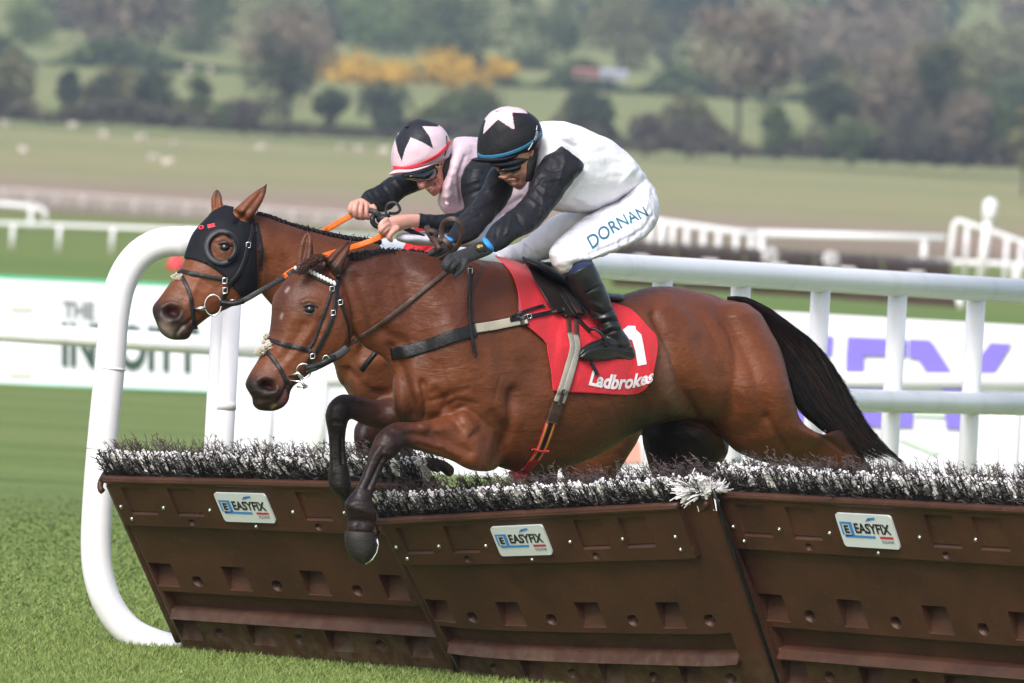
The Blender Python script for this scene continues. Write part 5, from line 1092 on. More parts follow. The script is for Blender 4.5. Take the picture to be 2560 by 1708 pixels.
# ================================================================ tack of the front horse
br = MB()
for pts, w_ in [([(1203, 640), (1192, 720), (1178, 850), (1140, 960), (1078, 1080), (1032, 1135), (1015, 1170)], .015), ([(1172, 700), (1130, 830), (1096, 920), (1060, 1020), (1020, 1085)], .010), ([(1195, 740), (1228, 830), (1262, 940), (1268, 1040)], .011), ([(770, 1012), (800, 1024), (900, 1052), (1010, 1078), (1040, 1092)], .015), ([(764, 1080), (810, 1130), (860, 1200), (888, 1262), (905, 1310), (908, 1345)], .014), ([(1203, 640), (1190, 600), (1150, 560)], .014), ([(1000, 580), (960, 590), (1010, 560), (1060, 530), (1110, 520)], .012)]:
    strap(br, 'A', pts, bv1, w_, .005, .004)
bridle1 = br.build('bridle', M['leather'], HR1, True)
m_ = MB()
pts = resample([Q('A', x, y) for x, y in [(903, 640), (935, 617), (975, 611), (1020, 620), (1090, 655), (1170, 695)]], 8.5)
for i, (x, y) in enumerate(pts):
    h, n = hit(bv1, x, y)
    if h is None: continue
    if n.y > 0: n = -n
    c = h+n*.010; q = MB(); ellipsoid(m_, c, .0062, .005, .0105, 8, 6, X=Vector((.9, 0, .35)).normalized(), Z=Vector((-.35, 0, .9)).normalized())
m_.build('browband_beads', M['white'], bridle1)
m_ = MB(); strap(m_, 'A', [(903, 640), (935, 617), (975, 611), (1020, 620), (1090, 655), (1190, 703)], bv1, .025, .004, .003); m_.build('browband', M['leather'], bridle1)
m_ = MB()
for cx, cy, r_ in ((775, 1000, .014), (788, 1058, .016), (745, 1085, .018), (722, 1092, .014), (760, 1030, .010), (785, 1040, .012)):
    h, n = surf(bv1, 'A', max(cx, 775), cy); c = PK('A', cx, cy, h.y-.006)
    for k in range(150):
        d_ = Vector((rr.gauss(0, 1), rr.gauss(0, 1), rr.gauss(0, 1))).normalized(); m_.tube([c+d_*r_*.5, c+d_*r_*rr.uniform(.85, 1.1)], [.003, .0012], 4)
m_.build('fleece_pad', M['fleece'], bridle1)
dB = surf(bv1, 'A', 985, 1190)[0].y-.02
m_ = MB(); c = PK('A', 996, 1206, dB); m_.tube([c+Vector((math.cos(a)*.026, -.004*math.sin(a), math.sin(a)*.026)) for a in np.linspace(0, 2*math.pi, 33)], .0032, 8, False); m_.build('bit_ring', M['metal'], bridle1)
m_ = MB(); m_.tube([PK('A', 905, 1240, dB+.012), PK('A', 965, 1218, dB), PK('A', 990, 1245, dB-.005)], [.004, .007, .005], 8); m_.tube([PK('A', 900, 1260, dB), PK('A', 975, 1270, dB-.01), PK('A', 1020, 1298, dB-.01)], .0032, 8); m_.tube([PK('A', 955, 1300, dB-.006), PK('A', 1020, 1300, dB-.01)], .0035, 8); m_.tube([PK('A', 978, 1250, dB-.01), PK('A', 1002, 1312, dB-.012)], [.004, .0055], 8); m_.build('bit_bar', M['metal'], bridle1)
m_ = MB(); c = PK('A', 1128, 1142, dB-.03); m_.tube([c+Vector((math.cos(a)*.012, -.003*math.sin(a), math.sin(a)*.017)) for a in np.linspace(0, 2*math.pi, 25)], .0028, 8, False); m_.build('rein_ring', M['metal'], bridle1)
for x, y in ((1050, 1118), (1172, 860), (1165, 718), (1215, 798)):
    h, nn = surf(bv1, 'A', x, y); m_ = MB(); q = [h+Vector((a, -.011, b)) for a, b in ((-.007, -.010), (.008, -.007), (.007, .010), (-.008, .007), (-.007, -.010))]; m_.tube(q, .0017, 6, False); m_.build('buckle', M['metal'], bridle1)
LHd = B1(Q('C', 200, 0)[0])-.33
m_ = MB()
strap(m_, 'V', [(790, 797), (830, 772), (870, 746), (920, 708), (975, 663), (1036, 614)], bv1, .016, .006, .006)
m_.build('rein', M['brown_leather'], bridle1)
m_ = MB(); ftube(m_, 'A', [(1010, 1190, dB-.01), (1060, 1180, dB-.02), (1120, 1155, dB-.03), (1180, 1125, dB-.01)], .0125); free_strap(m_, 'A', [(1010, 1200, dB-.015), (1080, 1175, dB-.028), (1200, 1110, dB-.01), (1260, 1065, dB)], .028, .007); m_.build('rein_stop', M['leather'], bridle1)
# cloth patch stretched over the back between four measured edges
def patch(key, left, right, top, bottom, nu, nv, bv, lift, fold, seed, thick=.004, fall=None):
    L = resample([Q(key, *p) for p in left], 1e9) if 0 else None
    def eq(pts, n):
        a = crom([Q(key, *p) for p in pts], 8) if len(pts) > 2 else np.array([Q(key, *p) for p in pts], float); s = np.concatenate([[0], np.cumsum(np.linalg.norm(np.diff(a, axis=0), axis=1))]); t = np.linspace(0, s[-1], n); return np.stack([np.interp(t, s, a[:, 0]), np.interp(t, s, a[:, 1])], 1)
    T = eq(top, nu); Bt = eq(bottom, nu); L = eq(left, nv); R = eq(right, nv); G = np.zeros((nv, nu, 2)); Y = np.full((nv, nu), np.nan)
    for j in range(nv):
        for i in range(nu):
            u = i/(nu-1); v = j/(nv-1); G[j, i] = (1-v)*T[i]+v*Bt[i]+(1-u)*L[j]+u*R[j]-((1-u)*(1-v)*T[0]+u*(1-v)*T[-1]+(1-u)*v*Bt[0]+u*v*Bt[-1])
            h, n = hit(bv, *G[j, i])
            if h is not None: Y[j, i] = h.y
    for _ in range(60):
        bad = np.isnan(Y)
        if not bad.any(): break
        pad = np.pad(Y, 1, constant_values=np.nan); nb = np.stack([pad[:-2, 1:-1], pad[2:, 1:-1], pad[1:-1, :-2], pad[1:-1, 2:]]); mfill = np.nanmean(nb, axis=0); Y[bad] = mfill[bad]+.01
    for _ in range(6):
        pad = np.pad(Y, 1, mode='edge'); Y = np.minimum(Y, (pad[:-2, 1:-1]+pad[2:, 1:-1]+pad[1:-1, :-2]+pad[1:-1, 2:])/4)
    V = np.zeros((nv, nu, 3))
    for j in range(nv):
        for i in range(nu):
            f = fold*(noise.noise(Vector((G[j, i][0]*.020+seed, G[j, i][1]*.008, seed)))+.5*noise.noise(Vector((G[j, i][0]*.05, G[j, i][1]*.02, seed+3))))
            V[j, i] = P(G[j, i][0], G[j, i][1], Y[j, i]-lift-f)
    return V
def patch_mesh(V, thick, name, material, parent):
    nv, nu, _ = V.shape; f = V.reshape(-1, 3); b = f+np.array([0, thick, 0]); n = nu*nv; fs = []
    for j in range(nv-1):
        for i in range(nu-1): a = j*nu+i; fs.append((a, a+nu, a+nu+1, a+1)); fs.append((n+a, n+a+1, n+a+nu+1, n+a+nu))
    e_ = [(i, 0) for i in range(nu)]+[(nu-1, j) for j in range(1, nv)]+[(i, nv-1) for i in range(nu-2, -1, -1)]+[(0, j) for j in range(nv-2, 0, -1)]; ids = [j*nu+i for i, j in e_]
    for k in range(len(ids)): a, c = ids[k], ids[(k+1) % len(ids)]; fs.append((a, c, n+c, n+a))
    return link(name, mesh(name, np.vstack([f, b]), fs), material, parent)
V_ = patch('D', [(215, 75), (330, 180), (405, 290), (452, 450), (475, 600), (520, 740), (620, 830), (720, 930), (745, 1050), (772, 1200), (792, 1402)], [(1370, 535), (1460, 560), (1560, 600), (1650, 685), (1745, 792), (1800, 850), (1822, 960), (1800, 1120), (1770, 1260), (1735, 1330), (1700, 1380), (1620, 1432)],
           [(215, 75), (420, 125), (620, 210), (900, 330), (1150, 440), (1370, 535)], [(792, 1402), (960, 1415), (1250, 1430), (1500, 1444), (1620, 1432)], 90, 80, bv1, .016, .010, 1.5)
cloth1 = patch_mesh(V_, .004, 'saddle_cloth', M['red'], HR1)
m2 = patch('D', [(440, 360), (455, 500), (462, 640), (520, 740)], [(480, 420), (510, 560), (560, 690), (740, 940)], [(440, 360), (480, 420)], [(520, 740), (740, 940)], 8, 24, bv1, .008, 0, 0)
M['mauve'] = mat('mauve_pad', (.30, .09, .17), .7, bump=.3, bscale=100); patch_mesh(m2, .006, 'under_pad', M['mauve'], HR1)
bvc = tree(body1, cloth1)
# saddle
m_ = MB(); loft(m_, 'D', [(508, 92, 560, 180, 0, .05), (640, 122, 680, 250, 0, .10), (860, 230, 860, 380, 0, .13), (1150, 385, 1140, 490, 0, .14), (1340, 440, 1345, 535, 0, .15), (1450, 450, 1462, 552, 0, .14), (1518, 482, 1528, 528, 0, .10)], B1, n=24)
sad = m_.build('saddle', M['leather'], HR1)
V_ = patch('D', [(502, 92), (590, 265), (700, 460), (790, 598), (930, 672)], [(700, 130), (860, 270), (1000, 430), (1105, 600), (1090, 662)], [(502, 92), (600, 112), (700, 130)], [(930, 672), (1010, 670), (1090, 662)], 24, 40, bvc, .028, .006, 4)
M['flap'] = mat('dark_brown_leather', (.022, .013, .011), .38, bump=.15, bscale=80, var=.3, vscale=12)
flap = patch_mesh(V_, .007, 'saddle_flap', M['flap'], sad)
m_ = MB(); m_.tube([PK('D', x, y, float(np.interp(x, [502, 930], [V_[0, 0, 1], V_[-1, 0, 1]]))-.002) for x, y in [(502, 92), (590, 265), (700, 460), (790, 598), (930, 672)]], .005, 8); m_.build('flap_edge', M['leather'], sad)
bvf = tree(body1, cloth1, flap)
m_ = MB(); P3 = strap(m_, 'D', [(740, 260), (800, 340), (900, 490), (1040, 690), (1145, 805)], bvf, .016, .005, .012); m_.build('stirrup_leather', M['leather'], sad)
m_ = MB(); strap(m_, 'D', [(880, 360), (960, 480), (1060, 640)], bvf, .03, .005, .01); m_.build('girth_strap', M['brown_leather'], sad)
for q in ([(700, 245), (720, 242), (722, 262), (708, 270)], [(760, 285), (770, 318), (792, 338)], [(780, 185), (810, 200), (850, 240)]):
    m_ = MB(); hh = surf(bvf, 'D', *q[0])[0]; m_.tube([PK('D', x, y, hh.y-.012) for x, y in q], .0022, 6); m_.build('dee_ring', M['metal'], sad)
# girth and breast girth
g_ = empty('girth', (0, 0, 0))
bpy.data.objects.remove(g_)
m_ = MB(); strap(m_, 'D', [(945, 690), (950, 780), (955, 850)], bvf, .017, .005, .006); m_.build('girth_leather', M['brown_leather'], HR1)
m_ = MB(); strap(m_, 'D', [(1020, 700), (1025, 790), (1028, 880)], bvf, .018, .005, .008); m_.build('girth_leather', M['brown_leather'], HR1)
m_ = MB(); strap(m_, 'D', [(960, 830), (985, 980), (935, 1180), (868, 1400), (805, 1568), (770, 1660)], bvc, .024, .006, .010); m_.build('girth', M['grey_elastic'], HR1)
m_ = MB(); strap(m_, 'D', [(1015, 850), (1035, 980), (985, 1180), (920, 1400), (860, 1568), (825, 1660)], bvc, .024, .006, .012); m_.build('girth', M['grey_elastic'], HR1)
m_ = MB(); strap(m_, 'F', [(1998, 205), (1975, 270), (1942, 370)], bvc, .050, .007, .012); strap(m_, 'F', [(2035, 110), (2020, 170), (2000, 230)], bvc, .014, .004, .019); m_.build('girth_end', M['brown_leather'], HR1)
m_ = MB(); strap(m_, 'F', [(1940, 360), (1900, 480), (1855, 590), (1785, 690), (1690, 770), (1620, 800)], bvc, .048, .006, .004); m_.build('girth_webbing', M['girthred'], HR1)
for pts in ([(1912, 362), (1873, 480), (1828, 590), (1760, 688), (1670, 762)], [(1968, 362), (1928, 480), (1882, 590), (1812, 692), (1715, 778)]):
    m_ = MB(); strap(m_, 'F', pts, bvc, .006, .003, .011); m_.build('girth_stripe', M['girthyellow'], HR1)
m_ = MB(); strap(m_, 'F', [(1940, 362), (1900, 480), (1855, 590), (1786, 690), (1692, 770)], bvc, .016, .003, .0102); m_.build('girth_stripe', M['leather'], HR1)
m_ = MB(); strap(m_, 'F', [(1792, 575), (1850, 590), (1918, 592)], bvc, .009, .006, .013); m_.build('girth_keeper', M['redband'], HR1)
m_ = MB(); strap(m_, 'V', [(897, 812), (935, 806), (990, 790), (1040, 772), (1092, 758)], bv1, .046, .006, .003); m_.build('breast_girth', M['leather'], HR1)
m_ = MB(); strap(m_, 'D', [(25, 790), (200, 765), (400, 725), (545, 700)], bvc, .040, .005, .003); m_.build('breast_girth_edge', M['leather'], HR1)
m_ = MB(); strap(m_, 'D', [(32, 788), (200, 763), (400, 723), (535, 698)], bvc, .033, .005, .0055); m_.build('breast_girth_elastic', M['elastic'], HR1)
m_ = MB(); strap(m_, 'D', [(375, 708), (480, 690), (580, 668), (700, 645), (800, 622), (900, 600)], bvf, .014, .005, .012); strap(m_, 'D', [(395, 680), (470, 640), (560, 605), (640, 580), (712, 562)], bvc, .011, .004, .013); strap(m_, 'D', [(400, 680), (395, 700)], bvc, .02, .005, .012); m_.build('breast_strap', M['leather'], HR1)
m_ = MB(); h = surf(bvc, 'D', 560, 672)[0]; m_.tube([PK('D', x, y, h.y-.020) for x, y in [(538, 655), (578, 645), (586, 685), (548, 693), (538, 655)]], .0022, 6, False); m_.build('buckle', M['metal'], HR1)
m_ = MB(); strap(m_, 'V', [(1079, 612), (1079, 660), (1080, 720), (1084, 775), (1091, 815)], bv1, .013, .005, .010); m_.build('neck_strap', M['leather'], HR1)
m_ = MB(); h = surf(bv1, 'V', 1079, 622)[0]; m_.tube([PK('V', x, y, h.y-.018) for x, y in [(1074, 616), (1084, 616), (1084, 628), (1074, 628), (1074, 616)]], .0018, 6, False); m_.build('buckle', M['metal'], HR1)
# number and lettering on the cloth
def poly_on(key, pts, bv, lift, name, material, parent):
    bm = bmesh.new(); vv = [bm.verts.new((x, y, 0)) for x, y in pts]; f = bm.faces.new(vv); bmesh.ops.triangulate(bm, faces=[f])
    for _ in range(3): bmesh.ops.subdivide_edges(bm, edges=[e for e in bm.edges if e.calc_length() > 25], cuts=1); bmesh.ops.triangulate(bm, faces=bm.faces[:])
    for v in bm.verts:
        h, n = hit(bv, *Q(key, v.co.x, v.co.y)); v.co = h+Vector((0, -lift, 0)) if h else PK(key, v.co.x, v.co.y, 0)
    m_ = bpy.data.meshes.new(name); bm.to_mesh(m_); bm.free(); return link(name, m_, material, parent, False)
bvt = tree(cloth1)
poly_on('D', [(1440, 850), (1480, 800), (1530, 762), (1600, 764), (1606, 800), (1660, 850), (1682, 960), (1712, 1140), (1624, 1156), (1600, 1010), (1570, 905), (1500, 880), (1450, 900)], bvt, .0025, 'number', M['white'], cloth1)
link('lettering', text_on('Ladbrokes', 'D', [(1138, 1345), (1775, 1318), (1785, 1185), (1160, 1195)], bvt, .0025, italic=.18, bold=.035, sub=1, bend=14), M['white'], cloth1, False)
# ================================================================ riders
WHT = (.88, .87, .92); PNK = (.70, .53, .61); BLK = (.016, .016, .021); SKN = (.52, .27, .20); SKD = (.48, .235, .165)
def shrink(secs, f, dw=.82):
    out = []
    for s in secs: cx = (s[0]+s[2])/2; cy = (s[1]+s[3])/2; out.append((cx+(s[0]-cx)*f, cy+(s[1]-cy)*f, cx+(s[2]-cx)*f, cy+(s[3]-cy)*f, s[4], s[5]*dw))
    return out
def garment(key, lofts, base, voxel, it, carve, amp, size, seed, colour, paint, name, parent, stretch=(1, 1, 1), polys=()):
    mb = MB()
    for l in lofts: loft(mb, key, l, base, n=28, ex=2.1)
    S = Skin(remesh(mb, voxel)).smooth(it, .5)
    if carve: S.carve(key, carve)
    if amp: S.fold(amp, size, stretch, seed); S.fold(amp*.4, size*.4, stretch, seed+1); S.smooth(1, .3)
    S.base(colour)
    if paint: S.paint(key, paint)
    for pg, c in polys: S.poly(key, pg, c)
    return S, S.done(name, M['silk'], parent)
# ---------------------------------------------------------------- front rider
RD1 = empty('tmp')
bpy.data.objects.remove(RD1)
bS = lambda px: B1(px)
torso = [(800, 198, 752, 560, .02, .055), (872, 188, 722, 715, .0, .12), (1000, 192, 800, 800, -.02, .18), (1130, 235, 930, 868, 0, .19), (1290, 300, 1060, 885, 0, .185), (1420, 385, 1230, 862, 0, .175), (1530, 480, 1390, 800, 0, .165), (1602, 580, 1500, 735, 0, .13)]
thigh = [(1500, 610, 1600, 600, .02, .10), (1445, 740, 1672, 690, 0, .15), (1370, 800, 1708, 790, -.03, .16), (1280, 842, 1714, 905, -.06, .15), (1185, 895, 1640, 1035, -.11, .13), (1090, 960, 1500, 1125, -.17, .115), (990, 1045, 1330, 1195, -.23, .10), (905, 1128, 1215, 1232, -.27, .085), (884, 1190, 1150, 1250, -.28, .075), (905, 1270, 1090, 1262, -.28, .062), (950, 1330, 1090, 1290, -.28, .055)]
thigh_far = [(1250, 830, 1420, 930, .12, .12), (1100, 855, 1250, 1010, .18, .11), (920, 905, 1080, 1120, .24, .10), (760, 1030, 900, 1220, .28, .09), (630, 1110, 780, 1255, .30, .08), (530, 1150, 660, 1270, .3, .07), (480, 1180, 560, 1260, .3, .05)]
arm = [(930, 375, 1140, 520, -.17, .07), (965, 362, 1145, 500, -.18, .075), (870, 425, 1140, 560, -.2, .078), (820, 500, 1060, 650, -.21, .075), (770, 590, 970, 780, -.23, .068), (705, 745, 895, 880, -.25, .064), (640, 820, 810, 985, -.27, .06), (550, 890, 720, 1040, -.29, .056), (460, 965, 610, 1100, -.31, .052), (412, 1030, 540, 1150, -.32, .046), (395, 1065, 482, 1182, -.33, .04)]
arm_far = [(560, 470, 800, 520, .1, .08), (440, 545, 640, 640, .1, .075), (395, 650, 590, 770, .08, .068), (330, 760, 510, 880, .06, .062), (250, 860, 420, 980, .03, .056), (175, 950, 330, 1080, 0, .05), (110, 1050, 215, 1125, -.03, .042)]
head1 = [(420, 480, 760, 360, -.1, .075), (455, 530, 770, 430, -.1, .078), (505, 575, 762, 500, -.1, .07), (520, 615, 752, 570, -.1, .064), (560, 648, 730, 620, -.1, .056), (592, 676, 712, 665, -.1, .046), (625, 694, 690, 690, -.1, .03)]
shin = [(930, 1240, 1140, 1260, -.28, .05), (1020, 1350, 1190, 1330, -.29, .046), (1110, 1480, 1260, 1440, -.30, .04), (1190, 1600, 1290, 1560, -.30, .035)]
mb = MB()
for l in (head1,): loft(mb, 'C', l, bS, n=30, ex=2.2)
loft(mb, 'C', [(470, 370, 780, 300, -.1, .07), (420, 300, 770, 240, -.1, .08), (440, 220, 720, 170, -.1, .07), (500, 160, 640, 140, -.1, .04)], bS)
loft(mb, 'C', [(640, 430, 800, 330, -.08, .05), (650, 600, 800, 400, -.05, .06), (700, 640, 860, 360, -.03, .08)], bS)   # neck
for l, f in ((torso, .86), (thigh, .86), (thigh_far, .85), (arm, .8), (arm_far, .8)): loft(mb, 'C', shrink(l, f), bS, n=24)
loft(mb, 'C', shrink(shin, .75), bS, n=20)
loft(mb, 'C', [(535, 585, 640, 560, -.155, .016), (512, 600, 590, 598, -.165, .016), (496, 606, 560, 618, -.17, .017), (502, 618, 560, 628, -.17, .015)], bS, n=16)  # nose
loft(mb, 'C', [(552, 634, 640, 628, -.165, .02), (560, 642, 640, 640, -.165, .018)], bS, n=14)  # upper lip
loft(mb, 'C', [(580, 662, 650, 655, -.155, .022), (588, 672, 650, 668, -.155, .02)], bS, n=14)
S = Skin(remesh(mb, .0038)).smooth(4, .5)
S.carve('C', [([(590, 648), (650, 642)], 3.2, -.016), ([(590, 640), (560, 634)], 3, .003), ([(650, 610), (680, 660)], 4, -.004), ([(560, 600), (600, 615), (655, 650)], 3, -.005), ([(600, 600), (640, 595)], 5, .004), ([(520, 622), (528, 626)], 2, -.004), ([(690, 560), (700, 640)], 6, -.003), ([(610, 685), (660, 690)], 4, .003)])
S.base(SKD); S.paint('C', [([(585, 647), (648, 643)], 4.2, (.05, .010, .010), .97), ([(592, 640), (634, 636)], 1.8, (.70, .64, .55), .95), ([(588, 660), (650, 656)], 3, (.36, .11, .09), .7), ([(570, 636), (640, 628)], 3, (.33, .11, .09), .5), ([(500, 600), (530, 610)], 7, (.42, .18, .13), .6), ([(660, 560), (690, 640)], 10, (.16, .085, .065), .55), ([(600, 680), (680, 690)], 8, (.19, .10, .08), .5)])
# the body mesh is the top-level person; clothes are its children
person1 = S.done('person', M['skin']); tag(person1, 'rider in white body shirt, black sleeves and black helmet crouched over the front horse', 'person')
S1, shirt1 = garment('C', [torso], bS, .0048, 6, [([(790, 200), (830, 360), (800, 520)], 6, .006), ([(960, 330), (1090, 380), (1160, 520), (1060, 680), (980, 780)], 5, -.008), ([(1180, 440), (1300, 420), (1420, 440)], 7, -.003), ([(1560, 560), (1420, 800)], 8, -.006), ([(1520, 500), (1580, 600)], 6, .006), ([(1300, 860), (1360, 820), (1480, 760)], 6, .005), ([(1100, 760), (1250, 840)], 10, .006), ([(1350, 760), (1500, 640)], 8, -.004), ([(1050, 880), (1230, 860), (1390, 800)], 5, .007), ([(1500, 560), (1400, 700)], 6, .004), ([(1030, 200), (880, 350)], 5, -.003)],
   .0048, .10, 3, WHT, [([(650, 720), (720, 640)], 22, PNK, .9), ([(700, 760), (740, 700)], 16, (.62, .45, .55), .8)], 'shirt', person1, (1, .6, 2.2))
_, sl1 = garment('C', [arm], bS, .0042, 4, [([(980, 370), (1000, 500), (960, 640)], 5, .004), ([(870, 560), (990, 560)], 5, -.005), ([(830, 640), (960, 620)], 5, .006), ([(800, 700), (880, 780)], 5, -.006), ([(720, 770), (830, 860)], 5, .007), ([(640, 900), (700, 1000)], 4.5, -.006), ([(600, 900), (560, 1040)], 4, .005), ([(800, 560), (900, 470)], 6, .004), ([(760, 700), (820, 620)], 4.5, -.006), ([(500, 960), (480, 1080)], 5, -.003), ([(850, 700), (820, 900)], 5, .004)],
   .004, .045, 5, BLK, None, 'sleeve', person1, (1.2, 1, 1))
_, sl2 = garment('C', [arm_far], bS, .0045, 4, [([(420, 700), (560, 620)], 5, .006), ([(300, 860), (440, 800)], 5, .006), ([(230, 950), (360, 900)], 5, -.005)], .004, .05, 6, BLK, None, 'sleeve', person1)
S3, br1 = garment('C', [thigh, thigh_far], bS, .0046, 5, [([(1125, 1025), (1290, 920), (1440, 850)], 3.5, -.004), ([(1200, 1190), (1400, 1110), (1600, 1000), (1660, 900)], 4, -.005), ([(1140, 1040), (1200, 1200)], 3, -.004), ([(1230, 1200), (1420, 1140), (1600, 1060)], 5, .005), ([(1450, 830), (1500, 880)], 4, -.006), ([(1640, 880), (1690, 960)], 4, .006), ([(1000, 1080), (1150, 1200)], 6, -.004), ([(960, 1130), (1120, 1160)], 4, .004), ([(900, 1200), (1080, 1190)], 4, .004), ([(1180, 1240), (1260, 1200)], 4, .006), ([(1100, 980), (1000, 1100)], 5, .003), ([(1560, 660), (1500, 760)], 6, -.004), ([(1640, 700), (1600, 860)], 5, .004), ([(700, 1100), (800, 1200)], 5, -.005), ([(1480, 1100), (1540, 1040)], 4, -.006)],
   .005, .05, 8, (.80, .785, .85), None, 'breeches', person1, (1.6, 1, .8))
bvb = tree(br1)
link('lettering', text_on('DORNAN', 'C', [(1208, 1158), (1632, 905), (1592, 832), (1162, 1068)], bvb, .002, bold=.006, sub=1, bend=-8), M['teal'], br1, False)
# sock, boot
mb = MB(); loft(mb, 'D', [(835, 150, 1130, 60, -.28, .062), (842, 205, 1180, 130, -.285, .066), (895, 285, 1205, 200, -.29, .066)], bS, n=28, cap=.05); M['navy'] = mat('navy_sock', (.018, .032, .11), .7, bump=.4, bscale=120, sheen=.2); sk = mb.build('sock', M['navy'], person1)
mb = MB(); loft(mb, 'D', [(905, 285, 1190, 140, -.29, .070), (925, 345, 1245, 250, -.292, .070), (985, 450, 1300, 370, -.294, .066), (1075, 560, 1350, 490, -.298, .060), (1160, 680, 1395, 610, -.30, .054), (1225, 770, 1435, 710, -.30, .05), (1262, 850, 1478, 800, -.30, .046), (1280, 920, 1530, 880, -.30, .045), (1290, 960, 1570, 960, -.30, .045)], bS, n=30, cap=.04)
loft(mb, 'D', [(1042, 1030, 1052, 1090, -.31, .03), (1095, 962, 1110, 1112, -.31, .042), (1180, 915, 1200, 1122, -.305, .048), (1290, 880, 1300, 1112, -.30, .048), (1400, 850, 1400, 1100, -.30, .046), (1500, 880, 1495, 1104, -.30, .044), (1565, 940, 1562, 1104, -.30, .04), (1598, 1010, 1594, 1078, -.30, .03)], bS, n=26, ex=2.4, cap=.1)
S = Skin(remesh(mb, .004)).smooth(4, .5)
S.carve('D', [([(1120, 440), (1200, 400), (1280, 360)], 3, -.004), ([(1180, 620), (1280, 660), (1400, 600)], 4, -.006), ([(1200, 700), (1320, 680), (1430, 660)], 4, .006), ([(1240, 760), (1350, 720), (1440, 720)], 3.5, -.007), ([(1260, 820), (1360, 770), (1460, 780)], 4, .006), ([(1270, 860), (1400, 810)], 3.5, -.005), ([(1180, 540), (1260, 580)], 5, .004), ([(1050, 1075), (1150, 985), (1290, 945), (1350, 960), (1450, 985), (1600, 1005)], 3, -.006), ([(1100, 1060), (1280, 1040), (1560, 1050)], 10, -.004)])
S.fold(.002, .04, seed=9); boot = S.done('boot', M['boot'], person1)
mb = MB(); loft(mb, 'D', [(560, 230, 800, 150, .26, .05), (700, 420, 900, 380, .26, .045), (860, 640, 1000, 600, .26, .04), (900, 760, 1040, 740, .26, .04)], bS); mb.build('boot', M['boot'], person1)
# stirrup iron and loose strap end round the boot
m_ = MB(); bd = tree(boot); hh = surf(bd, 'D', 1300, 960)[0]; m_.tube([PK('D', x, y, d) for x, y, d in [(1140, 800, hh.y-.004), (1200, 790, hh.y-.008), (1260, 830, hh.y-.012), (1305, 890, hh.y-.012), (1335, 945, hh.y-.01), (1300, 960, hh.y-.008)]], .0065, 8); m_.tube([PK('D', 1145, 800, hh.y+.01), PK('D', 1130, 880, hh.y+.05), PK('D', 1140, 960, hh.y+.06)], .006, 8); m_.build('stirrup_iron', M['leather'], sad)
m_ = MB(); strap(m_, 'D', [(1165, 1120), (1200, 1180), (1235, 1250)], bvc, .014, .004, .02); m_.build('strap_end', M['leather'], sad)
# helmets
def helmet(key, secs, base, polys, colour, band, bandm, peak, parent, bandw, button, extra=None, voxel=.0026):
    mb = MB(); loft(mb, key, secs, base, n=40, ex=2.05, cap=.12)
    S = Skin(remesh(mb, voxel)).smooth(5, .5); S.fold(.0012, .03, (1, 1, 1), 4); S.base(colour)
    for pg, c in polys: S.poly(key, pg, c)
    h = S.done('helmet', M['silk'], parent); bvm = tree(h)
    m_ = MB(); strap(m_, key, band, bvm, bandw, .003, .002); m_.build('helmet_band', bandm, h)
    mb = MB(); loft(mb, key, peak, base, n=24, cap=.1); S = Skin(remesh(mb, .003)).smooth(3); S.base(colour); S.done('helmet_peak', M['silk'], h)
    q, n = surf(bvm, key, *button); m_ = MB(); ellipsoid(m_, q, .011, .011, .006); S2 = Skin(mesh('button', m_.v, m_.f)); S2.base(polys[0][1]); S2.done('button', M['silk'], h)
    return h, bvm
h1, bvh = helmet('C', [(350, 500, 790, 400, -.1, .09), (340, 455, 832, 300, -.1, .108), (338, 370, 822, 225, -.1, .108), (350, 280, 785, 165, -.1, .102), (385, 190, 715, 115, -.1, .086), (440, 125, 650, 88, -.1, .06), (500, 92, 590, 82, -.1, .03)], bS,
   [([(385, 288), (392, 230), (405, 185), (350, 130), (480, 40), (640, 40), (722, 132), (604, 124), (622, 246), (606, 248), (540, 205), (498, 176)], PNK), ([(300, 300), (362, 210), (402, 175), (392, 200), (370, 235), (350, 290)], BLK)], BLK,
   [(345, 440), (380, 458), (460, 458), (560, 440), (680, 395), (760, 345), (815, 290), (828, 255)], M['blue'], [(292, 478, 296, 488, -.12, .03), (340, 464, 350, 500, -.12, .075), (440, 470, 450, 506, -.115, .09), (540, 460, 560, 495, -.11, .10), (640, 420, 650, 470, -.11, .10)], person1, .0125, (500, 110))
m_ = MB(); strap(m_, 'C', [(745, 400), (770, 330), (788, 260), (790, 215)], bvh, .006, .003, .005); hs1 = m_.build('helmet_strap', M['leather'], h1)
link('lettering', text_on('TKO', 'C', [(772, 335), (790, 270), (776, 264), (756, 330)], bvh, .0075, bold=.02, sub=0), M['white'], h1, False)
m_ = MB(); strap(m_, 'C', [(725, 408), (745, 380), (762, 345)], bvh, .0035, .002, .009); strap(m_, 'C', [(788, 258), (792, 222)], bvh, .0035, .002, .009); m_.build('strap_edge', M['white'], h1)
